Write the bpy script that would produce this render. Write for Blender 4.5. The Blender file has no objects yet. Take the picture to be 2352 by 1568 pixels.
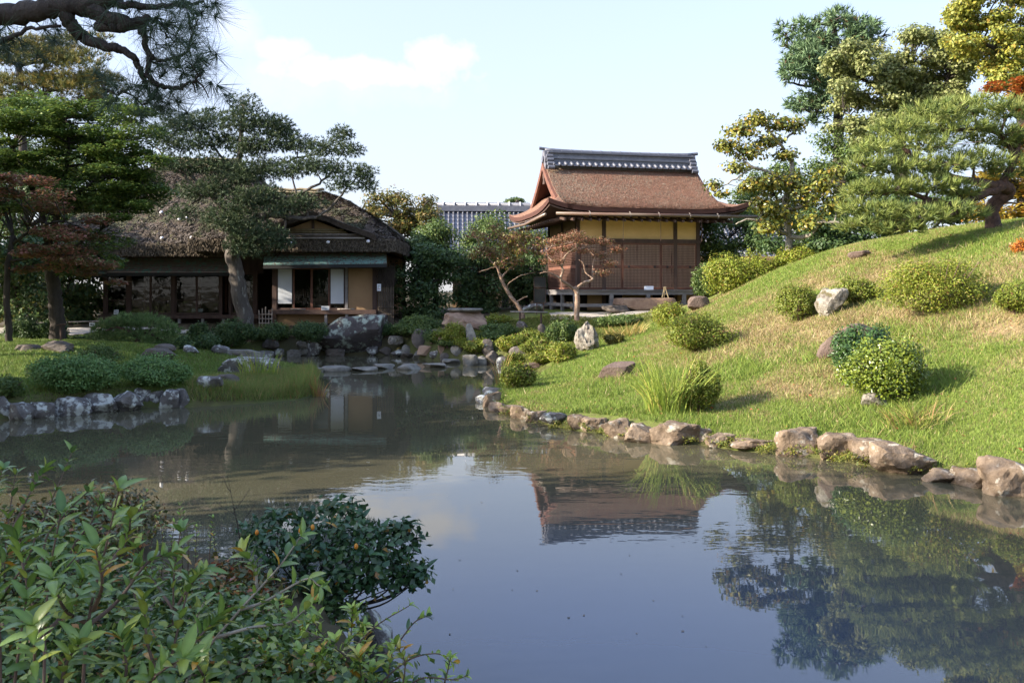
import bpy, math, random
import numpy as np
from mathutils import Vector, Matrix, Quaternion

# ---------------------------------------------------------------- camera, sky, sun, exposure
scene = bpy.context.scene
COL = scene.collection
F, HV, CH = 1960.0, 670.0, 2.3            # focal length and horizon row on a 2352 px wide picture, eye height over the pond
cam_d = bpy.data.cameras.new('camera'); cam = bpy.data.objects.new('camera', cam_d); COL.objects.link(cam)
cam.location = (0, 0, CH); cam.rotation_euler = (math.radians(90), 0, 0)
cam_d.sensor_width = 36.0; cam_d.lens = 36.0 * F / 2352.0
cam_d.shift_y = -(784.0 - HV) / 2352.0
cam_d.clip_start = 0.05; cam_d.clip_end = 3000
scene.camera = cam
SUN_EL, SUN_AZ = math.radians(24.0), math.radians(15.0)   # azimuth measured from -X (left) towards the camera side
to_sun = Vector((-math.cos(SUN_AZ) * math.cos(SUN_EL), -math.sin(SUN_AZ) * math.cos(SUN_EL), math.sin(SUN_EL)))
sun_d = bpy.data.lights.new('sun', 'SUN'); sun_d.energy = 2.75; sun_d.angle = math.radians(0.5); sun_d.color = (1.0, 0.89, 0.74)
sun = bpy.data.objects.new('sun', sun_d); COL.objects.link(sun)
sun.rotation_euler = to_sun.to_track_quat('Z', 'Y').to_euler()
world = bpy.data.worlds.new('World'); scene.world = world; world.use_nodes = True
wt = world.node_tree; wt.nodes.clear()
def wn(t, **k):
    n = wt.nodes.new(t)
    for a, b in k.items(): setattr(n, a, b)
    return n
def wmath(op, a, b=None, clamp=False):
    n = wn('ShaderNodeMath', operation=op, use_clamp=clamp)
    for i, x in enumerate((a, b)):
        if x is None: continue
        if isinstance(x, (int, float)): n.inputs[i].default_value = x
        else: wt.links.new(x, n.inputs[i])
    return n.outputs[0]
sky = wn('ShaderNodeTexSky', sky_type='NISHITA', sun_disc=False, sun_elevation=SUN_EL,
         sun_rotation=math.atan2(to_sun.x, to_sun.y), altitude=100, air_density=0.8, dust_density=2.2, ozone_density=3.5)
tc = wn('ShaderNodeTexCoord')
# clouds: soft cumulus puffs, each placed by its direction in the sky
def cloud_mask():
    nz = wn('ShaderNodeTexNoise'); nz.inputs['Scale'].default_value = 13.0; nz.inputs['Detail'].default_value = 7.0; nz.inputs['Roughness'].default_value = 0.6
    wt.links.new(tc.outputs['Generated'], nz.inputs['Vector'])
    total = None
    for (u, v, ru, rv, amt) in ((860, 165, 240, 52, 1.0), (985, 138, 110, 46, 1.0), (650, 112, 70, 34, 0.7), (545, 60, 70, 70, 0.3), (800, 190, 320, 65, 0.2)):
        dx, dz = (u - 1176) / F, -(v - HV) / F
        c = Vector((dx, 1, dz)).normalized()
        right = Vector((c.y, -c.x, 0)).normalized(); up = right.cross(c)
        def proj(axis, r):
            n = wn('ShaderNodeVectorMath', operation='DOT_PRODUCT'); wt.links.new(tc.outputs['Generated'], n.inputs[0]); n.inputs[1].default_value = axis
            return wmath('DIVIDE', n.outputs['Value'], r)
        a, b = proj(right, ru / F), proj(up, rv / F)
        r2 = wmath('ADD', wmath('MULTIPLY', a, a), wmath('MULTIPLY', b, b))
        m = wmath('SUBTRACT', 1.0, wmath('SQRT', r2))
        m = wmath('ADD', m, wmath('MULTIPLY', wmath('SUBTRACT', nz.outputs['Fac'], 0.51), 2.4))
        front = wn('ShaderNodeVectorMath', operation='DOT_PRODUCT'); wt.links.new(tc.outputs['Generated'], front.inputs[0]); front.inputs[1].default_value = c
        m = wmath('MULTIPLY', wmath('MULTIPLY', m, 1.7, True), wmath('GREATER_THAN', front.outputs['Value'], 0.0))
        m = wmath('MULTIPLY', m, amt)
        total = m if total is None else wmath('MAXIMUM', total, m)
    return total
mixc = wn('ShaderNodeMixRGB'); wt.links.new(cloud_mask(), mixc.inputs[0])
# thin autumn haze that pales the sky towards the horizon
sep = wn('ShaderNodeSeparateXYZ'); wt.links.new(tc.outputs['Generated'], sep.inputs[0])
hz = wn('ShaderNodeMapRange'); hz.inputs['From Min'].default_value = 0.0; hz.inputs['From Max'].default_value = 0.85; hz.inputs['To Min'].default_value = 0.90; hz.inputs['To Max'].default_value = 0.15; wt.links.new(sep.outputs[2], hz.inputs['Value'])
veil = wn('ShaderNodeMixRGB'); wt.links.new(hz.outputs[0], veil.inputs[0]); wt.links.new(sky.outputs[0], veil.inputs[1]); veil.inputs[2].default_value = (1.19, 1.165, 1.18, 1)
wt.links.new(veil.outputs[0], mixc.inputs[1]); mixc.inputs[2].default_value = (1.75, 1.72, 1.7, 1)
bg = wn('ShaderNodeBackground'); bg.inputs['Strength'].default_value = 0.15
wo = wn('ShaderNodeOutputWorld')
wt.links.new(mixc.outputs[0], bg.inputs['Color']); wt.links.new(bg.outputs[0], wo.inputs['Surface'])
scene.view_settings.view_transform = 'Standard'; scene.view_settings.look = 'None'
scene.view_settings.gamma = 1.0; scene.view_settings.exposure = 2.25
scene.render.engine = 'CYCLES'
scene.cycles.max_bounces = 5; scene.cycles.diffuse_bounces = 2; scene.cycles.glossy_bounces = 3
scene.cycles.transmission_bounces = 3; scene.cycles.transparent_max_bounces = 8
scene.cycles.caustics_reflective = False; scene.cycles.caustics_refractive = False

# ---------------------------------------------------------------- helpers
rng = np.random.default_rng(11); random.seed(11)
def W(u, v, d): return Vector(((u - 1176) / F * d, d, CH - (v - HV) / F * d))
_L = rng.random((64, 64, 64))
def vnoise(p, s=1.0):
    q = np.asarray(p, float) * s; i = np.floor(q).astype(int); f = q - i; f = f * f * (3 - 2 * f)
    i &= 63; j = (i + 1) & 63
    x0, y0, z0 = i.T; x1, y1, z1 = j.T; fx, fy, fz = f.T
    a = _L[x0, y0, z0] * (1 - fx) + _L[x1, y0, z0] * fx; b = _L[x0, y1, z0] * (1 - fx) + _L[x1, y1, z0] * fx
    c = _L[x0, y0, z1] * (1 - fx) + _L[x1, y0, z1] * fx; e = _L[x0, y1, z1] * (1 - fx) + _L[x1, y1, z1] * fx
    return (a * (1 - fy) + b * fy) * (1 - fz) + (c * (1 - fy) + e * fy) * fz
def fbm(p, s, o=3):
    r = 0; a = .5; t = 0
    for k in range(o): r = r + a * vnoise(np.asarray(p) + 7.3 * k, s); t += a; a *= .5; s *= 2.1
    return r / t
def unit(a): return a / np.maximum(np.linalg.norm(a, axis=-1, keepdims=True), 1e-9)

def np_mesh(name, V, faces, col=None, smooth=False):
    """mesh from numpy vertices and a list of (n,3) / (n,4) index arrays"""
    if not isinstance(faces, list): faces = [faces]
    faces = [np.asarray(f, np.int32) for f in faces if len(f)]
    me = bpy.data.meshes.new(name); V = np.asarray(V, np.float32)
    me.vertices.add(len(V)); me.vertices.foreach_set('co', V.ravel())
    li = np.concatenate([f.ravel() for f in faces]); tot = np.concatenate([np.full(len(f), f.shape[1], np.int32) for f in faces])
    me.loops.add(len(li)); me.loops.foreach_set('vertex_index', li)
    me.polygons.add(len(tot)); st = np.zeros(len(tot), np.int32); st[1:] = np.cumsum(tot)[:-1]
    me.polygons.foreach_set('loop_start', st); me.polygons.foreach_set('loop_total', tot)
    if smooth: me.polygons.foreach_set('use_smooth', np.ones(len(tot), bool))
    me.update(calc_edges=True)
    if col is not None:
        ca = me.color_attributes.new('Col', 'FLOAT_COLOR', 'POINT'); c4 = np.ones((len(V), 4), np.float32); c4[:, :3] = col
        ca.data.foreach_set('color', c4.ravel())
    return me
def link(name, me, m, parent=None, kind=None):
    o = bpy.data.objects.new(name, me); COL.objects.link(o)
    if m is not None and not me.materials: me.materials.append(M[m] if isinstance(m, str) else m)
    if parent is not None:
        o.parent = parent
        if not parent.get('_local'): o.location = -parent['_base'] if '_base' in parent else -Vector(parent.location)
    if kind: o['kind'] = kind
    return o
def tag(o, label, cat, group=None):
    o['label'] = label; o['category'] = cat
    if group: o['group'] = group
    return o
ROOT = {}
class Part:
    pass
def thing(name, label, cat, loc, group=None, rotz=None):
    """an Empty at a thing's base; its parts are built in world space (or, with rotz, in the thing's own space)"""
    o = bpy.data.objects.new(name, None); COL.objects.link(o); o.empty_display_size = .1
    o.location = Vector(loc)
    ROOT[o.name] = rotz is not None
    if rotz is not None: o.rotation_euler = (0, 0, rotz)
    tag(o, label, cat, group); return o
def put(name, me, m, parent=None, kind=None):
    """a part below a thing (or below a part); world-space meshes are shifted back by the thing's base"""
    o = bpy.data.objects.new(name, me); COL.objects.link(o)
    if m is not None and not me.materials: me.materials.append(M[m])
    if parent is not None:
        o.parent = parent
        if parent.type == 'EMPTY' and not ROOT.get(parent.name, False): o.location = -Vector(parent.location)
    if kind: o['kind'] = kind
    return o
class MB:
    """collects simple solids; build() links them as ONE mesh object"""
    def __init__(s): s.v = []; s.f = []
    def add(s, vs, fs):
        n = len(s.v); s.v += [tuple(x) for x in vs]; s.f += [tuple(i + n for i in f) for f in fs]; return s
    def box(s, x0, x1, y0, y1, z0, z1, j=0.0):
        vs = [(x, y, z) for x in (x0, x1) for y in (y0, y1) for z in (z0, z1)]
        if j: vs = [tuple(c + random.uniform(-j, j) for c in p) for p in vs]
        return s.add(vs, [(0, 1, 3, 2), (4, 6, 7, 5), (0, 4, 5, 1), (2, 3, 7, 6), (0, 2, 6, 4), (1, 5, 7, 3)])
    def hexa(s, b4, t4):
        return s.add(list(b4) + list(t4), [(3, 2, 1, 0), (4, 5, 6, 7), (0, 1, 5, 4), (1, 2, 6, 5), (2, 3, 7, 6), (3, 0, 4, 7)])
    def tube(s, pts, radii, n=7, cap=True):
        pts = [Vector(p) for p in pts]; k = len(pts)
        if isinstance(radii, (int, float)): radii = [radii] * k
        rings = []; ref = None
        for i, p in enumerate(pts):
            t = (pts[min(i + 1, k - 1)] - pts[max(i - 1, 0)]); t = t.normalized() if t.length > 1e-9 else Vector((0, 0, 1))
            if ref is None: ref = Vector((1, 0, 0)) if abs(t.x) < .8 else Vector((0, 1, 0))
            a = (ref - t * ref.dot(t)).normalized(); b = t.cross(a); ref = a
            rings.append([p + (a * math.cos(2 * math.pi * q / n) + b * math.sin(2 * math.pi * q / n)) * radii[i] for q in range(n)])
        vs = [x for r in rings for x in r]; fs = []
        for i in range(k - 1):
            for q in range(n): fs.append((i * n + q, i * n + (q + 1) % n, (i + 1) * n + (q + 1) % n, (i + 1) * n + q))
        if cap: fs.append(tuple(range(n - 1, -1, -1))); fs.append(tuple((k - 1) * n + q for q in range(n)))
        return s.add(vs, fs)
    def prism(s, poly, axis, a, b):
        """poly: 2-D outline; axis 'x','y','z' is the extrusion axis"""
        def P(p, h): return {'x': (h, p[0], p[1]), 'y': (p[0], h, p[1]), 'z': (p[0], p[1], h)}[axis]
        n = len(poly); vs = [P(p, a) for p in poly] + [P(p, b) for p in poly]
        fs = [tuple(range(n - 1, -1, -1)), tuple(range(n, 2 * n))] + [(i, (i + 1) % n, n + (i + 1) % n, n + i) for i in range(n)]
        return s.add(vs, fs)
    def mesh(s, name, smooth=False):
        me = bpy.data.meshes.new(name); me.from_pydata([tuple(v) for v in s.v], [], s.f); me.update()
        if smooth: me.polygons.foreach_set('use_smooth', np.ones(len(me.polygons), bool))
        return me
    def build(s, name, m, parent=None, smooth=False, kind=None): return put(name, s.mesh(name, smooth), m, parent, kind)
def box(name, m, parent, *b): return MB().box(*b).build(name, m, parent)
def spline(pts, k=5):
    pts = [Vector(p) for p in pts]
    if len(pts) < 3: return [pts[0].lerp(pts[-1], i / k) for i in range(k + 1)]
    P = [pts[0] * 2 - pts[1]] + pts + [pts[-1] * 2 - pts[-2]]; out = []
    for i in range(1, len(P) - 2):
        p0, p1, p2, p3 = P[i - 1:i + 3]
        for q in range(k):
            t = q / k
            out.append(.5 * ((2 * p1) + (p2 - p0) * t + (2 * p0 - 5 * p1 + 4 * p2 - p3) * t * t + (3 * p1 - p0 - 3 * p2 + p3) * t ** 3))
    out.append(pts[-1]); return out

# ---------------------------------------------------------------- materials
M = {}
def lin(c): return (c[0], c[1], c[2], 1.0)
def mat(name, base, c2=None, scale=4.0, rough=.8, spec=.3, bump=0.0, bscale=None, attr=False, trans=0.0, c3=None, s3=1.0, t3=.55, metal=0.0, stretch=None, contrast=(.35, .65), hue=None):
    m = bpy.data.materials.new(name); m.use_nodes = True; t = m.node_tree; t.nodes.clear(); L = t.links.new
    N = t.nodes.new
    out = N('ShaderNodeOutputMaterial'); b = N('ShaderNodeBsdfPrincipled')
    b.inputs['Roughness'].default_value = rough; b.inputs['Specular IOR Level'].default_value = spec; b.inputs['Metallic'].default_value = metal
    co = N('ShaderNodeTexCoord').outputs['Object']
    if stretch:
        mp = N('ShaderNodeMapping'); mp.inputs['Scale'].default_value = stretch; L(co, mp.inputs[0]); co = mp.outputs[0]
    def noise(s, det=5):
        n = N('ShaderNodeTexNoise'); n.inputs['Scale'].default_value = s; n.inputs['Detail'].default_value = det; n.inputs['Roughness'].default_value = .62; L(co, n.inputs['Vector']); return n.outputs['Fac']
    def ramp(f, a, z):
        r = N('ShaderNodeMapRange'); r.inputs['From Min'].default_value = a; r.inputs['From Max'].default_value = z; L(f, r.inputs['Value']); return r.outputs[0]
    if attr:
        a = N('ShaderNodeVertexColor'); a.layer_name = 'Col'; colr = a.outputs[0]
    else:
        a = N('ShaderNodeRGB'); a.outputs[0].default_value = lin(base); colr = a.outputs[0]
    if c2 is not None:
        mx = N('ShaderNodeMixRGB'); L(ramp(noise(scale), *contrast), mx.inputs[0]); L(colr, mx.inputs[1]); mx.inputs[2].default_value = lin(c2); colr = mx.outputs[0]
    if c3 is not None:
        mx = N('ShaderNodeMixRGB'); L(ramp(noise(s3, 7), t3, t3 + .08), mx.inputs[0]); L(colr, mx.inputs[1]); mx.inputs[2].default_value = lin(c3); colr = mx.outputs[0]
    L(colr, b.inputs['Base Color'])
    if bump:
        bn = N('ShaderNodeBump'); bn.inputs['Strength'].default_value = bump; bn.inputs['Distance'].default_value = .03
        L(noise(bscale or scale * 3, 6), bn.inputs['Height']); L(bn.outputs[0], b.inputs['Normal'])
    if trans:
        tr = N('ShaderNodeBsdfTranslucent'); L(colr, tr.inputs['Color']); ms = N('ShaderNodeMixShader'); ms.inputs[0].default_value = trans
        L(b.outputs[0], ms.inputs[1]); L(tr.outputs[0], ms.inputs[2]); L(ms.outputs[0], out.inputs[0])
    else: L(b.outputs[0], out.inputs[0])
    M[name] = m; return m
mat('leaf', (0, 0, 0), attr=True, rough=.5, spec=.35, trans=.33)
mat('leaf_gloss', (0, 0, 0), attr=True, rough=.30, spec=.5, trans=.25)
mat('needle', (0, 0, 0), attr=True, rough=.55, spec=.3, trans=.2)
mat('grass', (0, 0, 0), attr=True, rough=.6, spec=.25, trans=.3)
mat('ground', (0, 0, 0), attr=True, c2=(.08, .07, .035), scale=9, contrast=(.45, .8), rough=.95, spec=.1, bump=.6, bscale=30)
mat('gravel', (.52, .46, .38), c2=(.40, .36, .31), scale=25, rough=.95, bump=.7, bscale=60)
mat('bark_dark', (.035, .028, .023), c2=(.07, .058, .048), scale=7, rough=.9, bump=.9, bscale=22, stretch=(1, 1, .3))
mat('bark_grey', (.125, .108, .092), c2=(.065, .055, .046), scale=6, rough=.9, bump=.8, bscale=18, stretch=(1, 1, .3), c3=(.26, .25, .21), s3=9, t3=.58)
mat('bark_pale', (.33, .22, .15), c2=(.2, .13, .09), scale=9, rough=.7, bump=.4, c3=(.42, .34, .27), s3=6)
mat('bark_pine', (.13, .075, .055), c2=(.055, .035, .028), scale=10, rough=.95, bump=1.0, bscale=25)
mat('bark_silver', (.34, .31, .25), c2=(.2, .17, .13), scale=8, rough=.8, bump=.5)
mat('twig', (.16, .11, .08), c2=(.09, .06, .045), scale=12, rough=.8)
mat('stone_brown', (.11, .078, .052), c2=(.24, .18, .125), scale=7, rough=.9, bump=1.0, bscale=14, c3=(.40, .36, .29), s3=6, t3=.57, spec=.2)
mat('stone_grey', (.10, .09, .085), c2=(.19, .175, .16), scale=3.2, rough=.9, bump=1.0, bscale=14, c3=(.50, .51, .46), s3=5.5, t3=.51, spec=.2)
mat('stone_dark', (.085, .072, .06), c2=(.15, .125, .105), scale=3, rough=.85, bump=1.0, bscale=12, c3=(.3, .3, .28), s3=8, t3=.63, spec=.25)
mat('stone_plain', (.12, .085, .07), c2=(.17, .125, .10), scale=4, rough=.9, bump=.8, bscale=20, spec=.2)
mat('stone_pale', (.33, .30, .25), c2=(.10, .085, .068), scale=7, rough=.9, bump=1.0, bscale=14, c3=(.10, .085, .04), s3=5.0, t3=.56, spec=.2)
mat('stone_lichen', (.10, .085, .08), c2=(.065, .055, .052), scale=2.5, rough=.9, bump=1.0, bscale=9, c3=(.33, .37, .30), s3=2.6, t3=.50, spec=.2)
mat('stone_beige', (.36, .25, .17), c2=(.22, .14, .10), scale=2.2, rough=.9, bump=.7, bscale=16, spec=.2)
mat('stone_slab', (.25, .235, .20), c2=(.12, .11, .095), scale=4, rough=.85, bump=.8, bscale=14, spec=.25)
mat('moss', (.10, .13, .02), c2=(.17, .17, .03), scale=14, rough=1.0, bump=1.0, bscale=40, spec=.1)
mat('plaster_yellow', (.82, .55, .25), c2=(.72, .47, .20), scale=1.5, rough=.95, spec=.1)
mat('plaster_tan', (.36, .235, .13), c2=(.31, .20, .11), scale=1.5, rough=.95, spec=.1)
mat('wood_dark', (.065, .04, .032), c2=(.10, .062, .048), scale=6, rough=.7, stretch=(1, 1, .2), spec=.3)
mat('wood_red', (.19, .085, .055), c2=(.125, .057, .04), scale=5, rough=.7, spec=.3)
mat('wood_grey', (.25, .235, .225), c2=(.17, .155, .15), scale=5, rough=.85, stretch=(.3, 1, 1), bump=.3)
mat('lattice_wood', (.13, .07, .05), c2=(.10, .053, .04), scale=5, rough=.75)
mat('lattice_board', (.74, .52, .38), c2=(.62, .42, .30), scale=3, rough=.9, c3=(.15, .06, .04), s3=1.1, t3=.60, stretch=(3, 3, .25))
mat('bark_roof', (.25, .138, .095), c2=(.20, .118, .083), scale=2.2, rough=.95, spec=.1, bump=.9, bscale=45)
mat('bark_roof_edge', (.085, .038, .027), c2=(.07, .03, .022), scale=12, rough=.9, stretch=(.4, .4, 6))
mat('tile', (.10, .105, .13), c2=(.15, .155, .18), scale=5, rough=.38, spec=.5)
mat('tile_pale', (.17, .17, .19), c2=(.11, .11, .13), scale=6, rough=.55, spec=.5)
mat('gutter', (.13, .07, .045), c2=(.20, .15, .11), scale=3, rough=.35, spec=.6, stretch=(.4, 4, 4))
mat('bamboo', (.33, .27, .15), c2=(.22, .17, .1), scale=6, rough=.55)
mat('bamboo_dark', (.06, .045, .035), c2=(.11, .085, .06), scale=6, rough=.6)
mat('bamboo_grey', (.33, .29, .25), c2=(.2, .17, .15), scale=6, rough=.6)
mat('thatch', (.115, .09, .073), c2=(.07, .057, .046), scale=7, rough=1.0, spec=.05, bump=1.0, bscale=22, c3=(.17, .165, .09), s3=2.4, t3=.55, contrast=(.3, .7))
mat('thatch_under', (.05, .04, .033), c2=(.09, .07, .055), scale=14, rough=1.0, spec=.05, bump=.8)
mat('straw', (0, 0, 0), attr=True, rough=.95, spec=.05)
mat('copper', (.30, .24, .235), c2=(.21, .165, .165), scale=4, rough=.55, spec=.4, c3=(.17, .33, .30), s3=5.0, t3=.52, stretch=(1.6, 1, .6))
mat('copper_green', (.18, .33, .30), c2=(.25, .40, .37), scale=6, rough=.6, c3=(.17, .13, .12), s3=8.0, t3=.50, stretch=(1.6, 1, .6))
mat('white_paper', (.72, .74, .76), rough=.9)
mat('screen_cloth', (.62, .65, .68), c2=(.55, .58, .62), scale=1.2, rough=.8)
mat('shell', (.75, .74, .76), rough=.3, spec=.6)
mat('black_board', (.025, .026, .024), c2=(.045, .045, .04), scale=3, rough=.6)
mat('metal_post', (.12, .07, .055), rough=.6)
mat('interior', (.03, .024, .018), rough=.9)  # near-black: room and underfloor gloom put into the colour
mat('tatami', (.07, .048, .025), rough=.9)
mat('ink', (.03, .03, .03), rough=.9)
mat('red_ink', (.5, .08, .05), rough=.9)
mat('fruit', (.55, .16, .02), c2=(.6, .28, .04), scale=60, rough=.4)
def glass_mat():
    m = bpy.data.materials.new('window_glass'); m.use_nodes = True; t = m.node_tree; t.nodes.clear(); N = t.nodes.new; L = t.links.new
    out = N('ShaderNodeOutputMaterial'); fr = N('ShaderNodeFresnel'); fr.inputs[0].default_value = 1.5
    tr = N('ShaderNodeBsdfTransparent'); tr.inputs[0].default_value = (.86, .88, .86, 1); gl = N('ShaderNodeBsdfGlossy'); gl.inputs['Roughness'].default_value = .03
    bm = N('ShaderNodeBump'); bm.inputs['Strength'].default_value = .25; bm.inputs['Distance'].default_value = .02
    nz = N('ShaderNodeTexNoise'); nz.inputs['Scale'].default_value = 3; tcx = N('ShaderNodeTexCoord'); L(tcx.outputs['Object'], nz.inputs['Vector']); L(nz.outputs['Fac'], bm.inputs['Height']); L(bm.outputs[0], gl.inputs['Normal'])
    mx = N('ShaderNodeMixShader'); ad = N('ShaderNodeMath'); ad.operation = 'MULTIPLY_ADD'; ad.inputs[1].default_value = .75; ad.inputs[2].default_value = .0; L(fr.outputs[0], ad.inputs[0])
    L(ad.outputs[0], mx.inputs[0]); L(tr.outputs[0], mx.inputs[1]); L(gl.outputs[0], mx.inputs[2]); L(mx.outputs[0], out.inputs[0]); M['glass'] = m
glass_mat()
def water_mat():
    m = bpy.data.materials.new('pond_water'); m.use_nodes = True; t = m.node_tree; t.nodes.clear(); N = t.nodes.new; L = t.links.new
    out = N('ShaderNodeOutputMaterial'); b = N('ShaderNodeBsdfPrincipled')
    b.inputs['Roughness'].default_value = .015; b.inputs['IOR'].default_value = 1.62; vc = N('ShaderNodeVertexColor'); vc.layer_name = 'Col'; L(vc.outputs[0], b.inputs['Base Color'])
    co = N('ShaderNodeTexCoord').outputs['Object']
    def nz(sx, sy, sc, det):
        mp = N('ShaderNodeMapping'); mp.inputs['Scale'].default_value = (sx, sy, 1); L(co, mp.inputs[0])
        n = N('ShaderNodeTexNoise'); n.inputs['Scale'].default_value = sc; n.inputs['Detail'].default_value = det; L(mp.outputs[0], n.inputs['Vector']); return n.outputs['Fac']
    ms = N('ShaderNodeMath'); ms.operation = 'MULTIPLY'; L(nz(.7, 1.3, 5.0, 2), ms.inputs[0])
    mr = N('ShaderNodeMapRange'); mr.inputs['From Min'].default_value = .42; mr.inputs['From Max'].default_value = .68; L(nz(.5, 1, .35, 2), mr.inputs['Value']); L(mr.outputs[0], ms.inputs[1])
    bn = N('ShaderNodeBump'); bn.inputs['Strength'].default_value = .12; bn.inputs['Distance'].default_value = .02; L(ms.outputs[0], bn.inputs['Height'])
    bn2 = N('ShaderNodeBump'); bn2.inputs['Strength'].default_value = .05; bn2.inputs['Distance'].default_value = .02; L(nz(.8, 1, 2.0, 1), bn2.inputs['Height']); L(bn.outputs[0], bn2.inputs['Normal'])
    L(bn2.outputs[0], b.inputs['Normal']); L(b.outputs[0], out.inputs[0]); M['water'] = m
water_mat()
# ---------------------------------------------------------------- terrain, pond, path
def wd(v): return F * CH / (v - HV)                    # distance of a water-line point
def S(u, v): d = wd(v); return ((u - 1176) / F * d, d)
RIGHT_SHORE = [(2352, 1135), (2290, 1114), (2150, 1095), (2030, 1077), (1890, 1056), (1800, 1047), (1690, 1035), (1600, 1022), (1500, 1014), (1430, 1004), (1320, 990), (1250, 976), (1180, 957), (1130, 937), (1116, 915), (1125, 893)]
LEFT_SHORE = [(0, 965), (100, 955), (200, 946), (300, 938), (400, 934), (440, 936), (600, 926), (700, 918), (738, 905)]
POND = [S(*p) for p in RIGHT_SHORE] + [(.2, 21.5), (.9, 23.2), (.6, 24.6), S(1200, 850), S(1190, 841), S(1120, 836), S(1070, 833), S(1000, 829), S(955, 822), S(900, 816), S(820, 815), S(720, 815), S(660, 817), S(560, 820), S(500, 824),
        (-9.8, 28.3), (-8.8, 26.3), S(640, 853), S(650, 850), (-5.2, 24.0), S(733, 878)] + [S(*p) for p in LEFT_SHORE[::-1]] + \
       [(-13, 14.6), (-22, 14), (-22, 11.5), (-14, 10.6), (-10, 9.6), (-7.5, 8.6), (-5, 7.6), (-3.4, 7.0), (-2.3, 6.5), (-1.55, 6.0), (-1.05, 5.4), (-.62, 4.6), (-.2, 3.7), (.6, 2.9), (2, 2.5), (5, 2.3), (8.5, 3), (9.6, 5), (8.6, 7.2), (7, 8.8)]
POND = np.array(POND)
def pond_sd(x, y):
    """signed distance to the pond outline, positive over water"""
    p = np.stack([x, y], -1); best = np.full(x.shape, 1e9); ins = np.zeros(x.shape, bool)
    for i in range(len(POND)):
        a = POND[i]; b = POND[(i + 1) % len(POND)]; ab = b - a
        t = np.clip(((p - a) @ ab) / (ab @ ab), 0, 1); q = p - a - t[..., None] * ab
        best = np.minimum(best, (q ** 2).sum(-1))
        c = (a[1] > y) != (b[1] > y)
        with np.errstate(divide='ignore', invalid='ignore'): xi = (b[0] - a[0]) * (y - a[1]) / (b[1] - a[1] if b[1] != a[1] else 1e-9) + a[0]
        ins ^= c & (x < xi)
    return np.where(ins, 1, -1) * np.sqrt(best)
CT = [(0, 0, .7), (-3, 2, .68), (-1.6, 4, .62), (-4, 5, .52), (-8, 6, .5), (3, 0, .6), (8, 0, .7), (-14, 8, .5), (-25, 9, .6), (0, -10, .8), (-15, -8, .9), (15, -8, 1.2),
      (-9.2, 16, .38), (-6.8, 17.6, .36), (-5.2, 18.6, .16), (-4.4, 20, .14), (-5.0, 22.3, .2), (-13, 17, .5), (-20, 18, .7),
      (-12, 30, .85), (-14, 34, 1.0), (-7, 33.6, 1.0), (-16, 40, 1.0), (-5.5, 32.6, .75), (-9, 31.4, .6), (-2, 32, .85), (-11, 30.3, .5), (-20, 28, .9), (-20, 36, 1.0),
      (1.5, 33, 1.45), (8, 34, 1.6), (2, 40, 1.6), (9, 40, 1.8), (5, 33, 1.56),
      (0, 50, 1.5), (-20, 50, 1.5), (16, 38, 2.8), (25, 30, 4.2), (14, 26, 4.3), (20, 15, 4.4), (12, 10, 2.4), (16, 5, 2.2), (12, 7, 1.4), (0, 70, 1.5), (30, 60, 2), (-40, 60, 1.5), (-40, 20, 1.2), (40, 10, 4), (11, 31, 3.6), (8.6, 29.5, 2.9), (6.6, 28.5, 2.0)]
for (u, v, d) in [(1480, 774, 25.5), (1560, 738, 25.5), (1640, 698, 25.5), (1720, 660, 25), (1800, 622, 24.5), (1900, 590, 24), (2000, 566, 23.5), (2100, 548, 23), (2200, 534, 22.5), (2300, 521, 22), (2352, 512, 21.5), (2600, 480, 20.5),
                  (0, 806, 22), (120, 798, 22.5), (250, 797, 23), (380, 808, 23.5), (470, 838, 23), (540, 860, 22), (60, 780, 27), (200, 775, 28),
                  (1000, 765, 30), (1080, 770, 29.3), (1150, 760, 29.5), (1250, 748, 31), (1350, 729, 32.5), (1500, 716, 33), (1140, 800, 28), (1200, 800, 26.5), (1350, 803, 25), (1290, 818, 24.6), (1420, 785, 25.5), (1230, 842, 23.6), (1190, 868, 21.3)]:
    CT.append(tuple(W(u, v, d)))
for (u, v) in RIGHT_SHORE:                              # bank just behind the edging stones
    x, y = S(u, v); k = .55; CT.append((x + (.35 if u > 1300 else .5), y + k * (1 if u > 1180 else .3), .27 if u > 1300 else .2))
CT = np.array(CT)
_r = np.sqrt(((CT[:, None, :2] - CT[None, :, :2]) ** 2).sum(-1) + 1.2)
_A = np.zeros((len(CT) + 1,) * 2); _A[:-1, :-1] = _r + np.eye(len(CT)) * -.05; _A[-1, :-1] = 1; _A[:-1, -1] = 1
_w = np.linalg.solve(_A, np.append(CT[:, 2], 0))
def zland(x, y):
    x = np.asarray(x, float); y = np.asarray(y, float); out = np.full(x.shape, _w[-1])
    for (cx, cy, cz), w in zip(CT, _w[:-1]): out = out + w * np.sqrt((x - cx) ** 2 + (y - cy) ** 2 + 1.2)
    r = np.sqrt(x ** 2 + (y - 20) ** 2); k = np.clip((r - 38) / 25, 0, 1); k = k * k * (3 - 2 * k)
    out = out * (1 - k) + 1.6 * k
    p = np.stack([x, y, x * 0], -1).reshape(-1, 3)
    out = out + ((fbm(p, .9, 3) - .5) * .10).reshape(x.shape)
    return np.maximum(out, .1)
def zground(x, y):
    x = np.asarray(x, float); y = np.asarray(y, float)
    z = zland(x, y); sd = pond_sd(x, y)
    k = np.clip(-sd / .35, 0, 1); k = k * k * (3 - 2 * k)
    return np.where(sd > 0, -np.minimum(.7, sd * 1.2) - .03, -.03 + (z + .03) * k)
def zg(x, y): return float(zground(np.array([x]), np.array([y]))[0])
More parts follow.
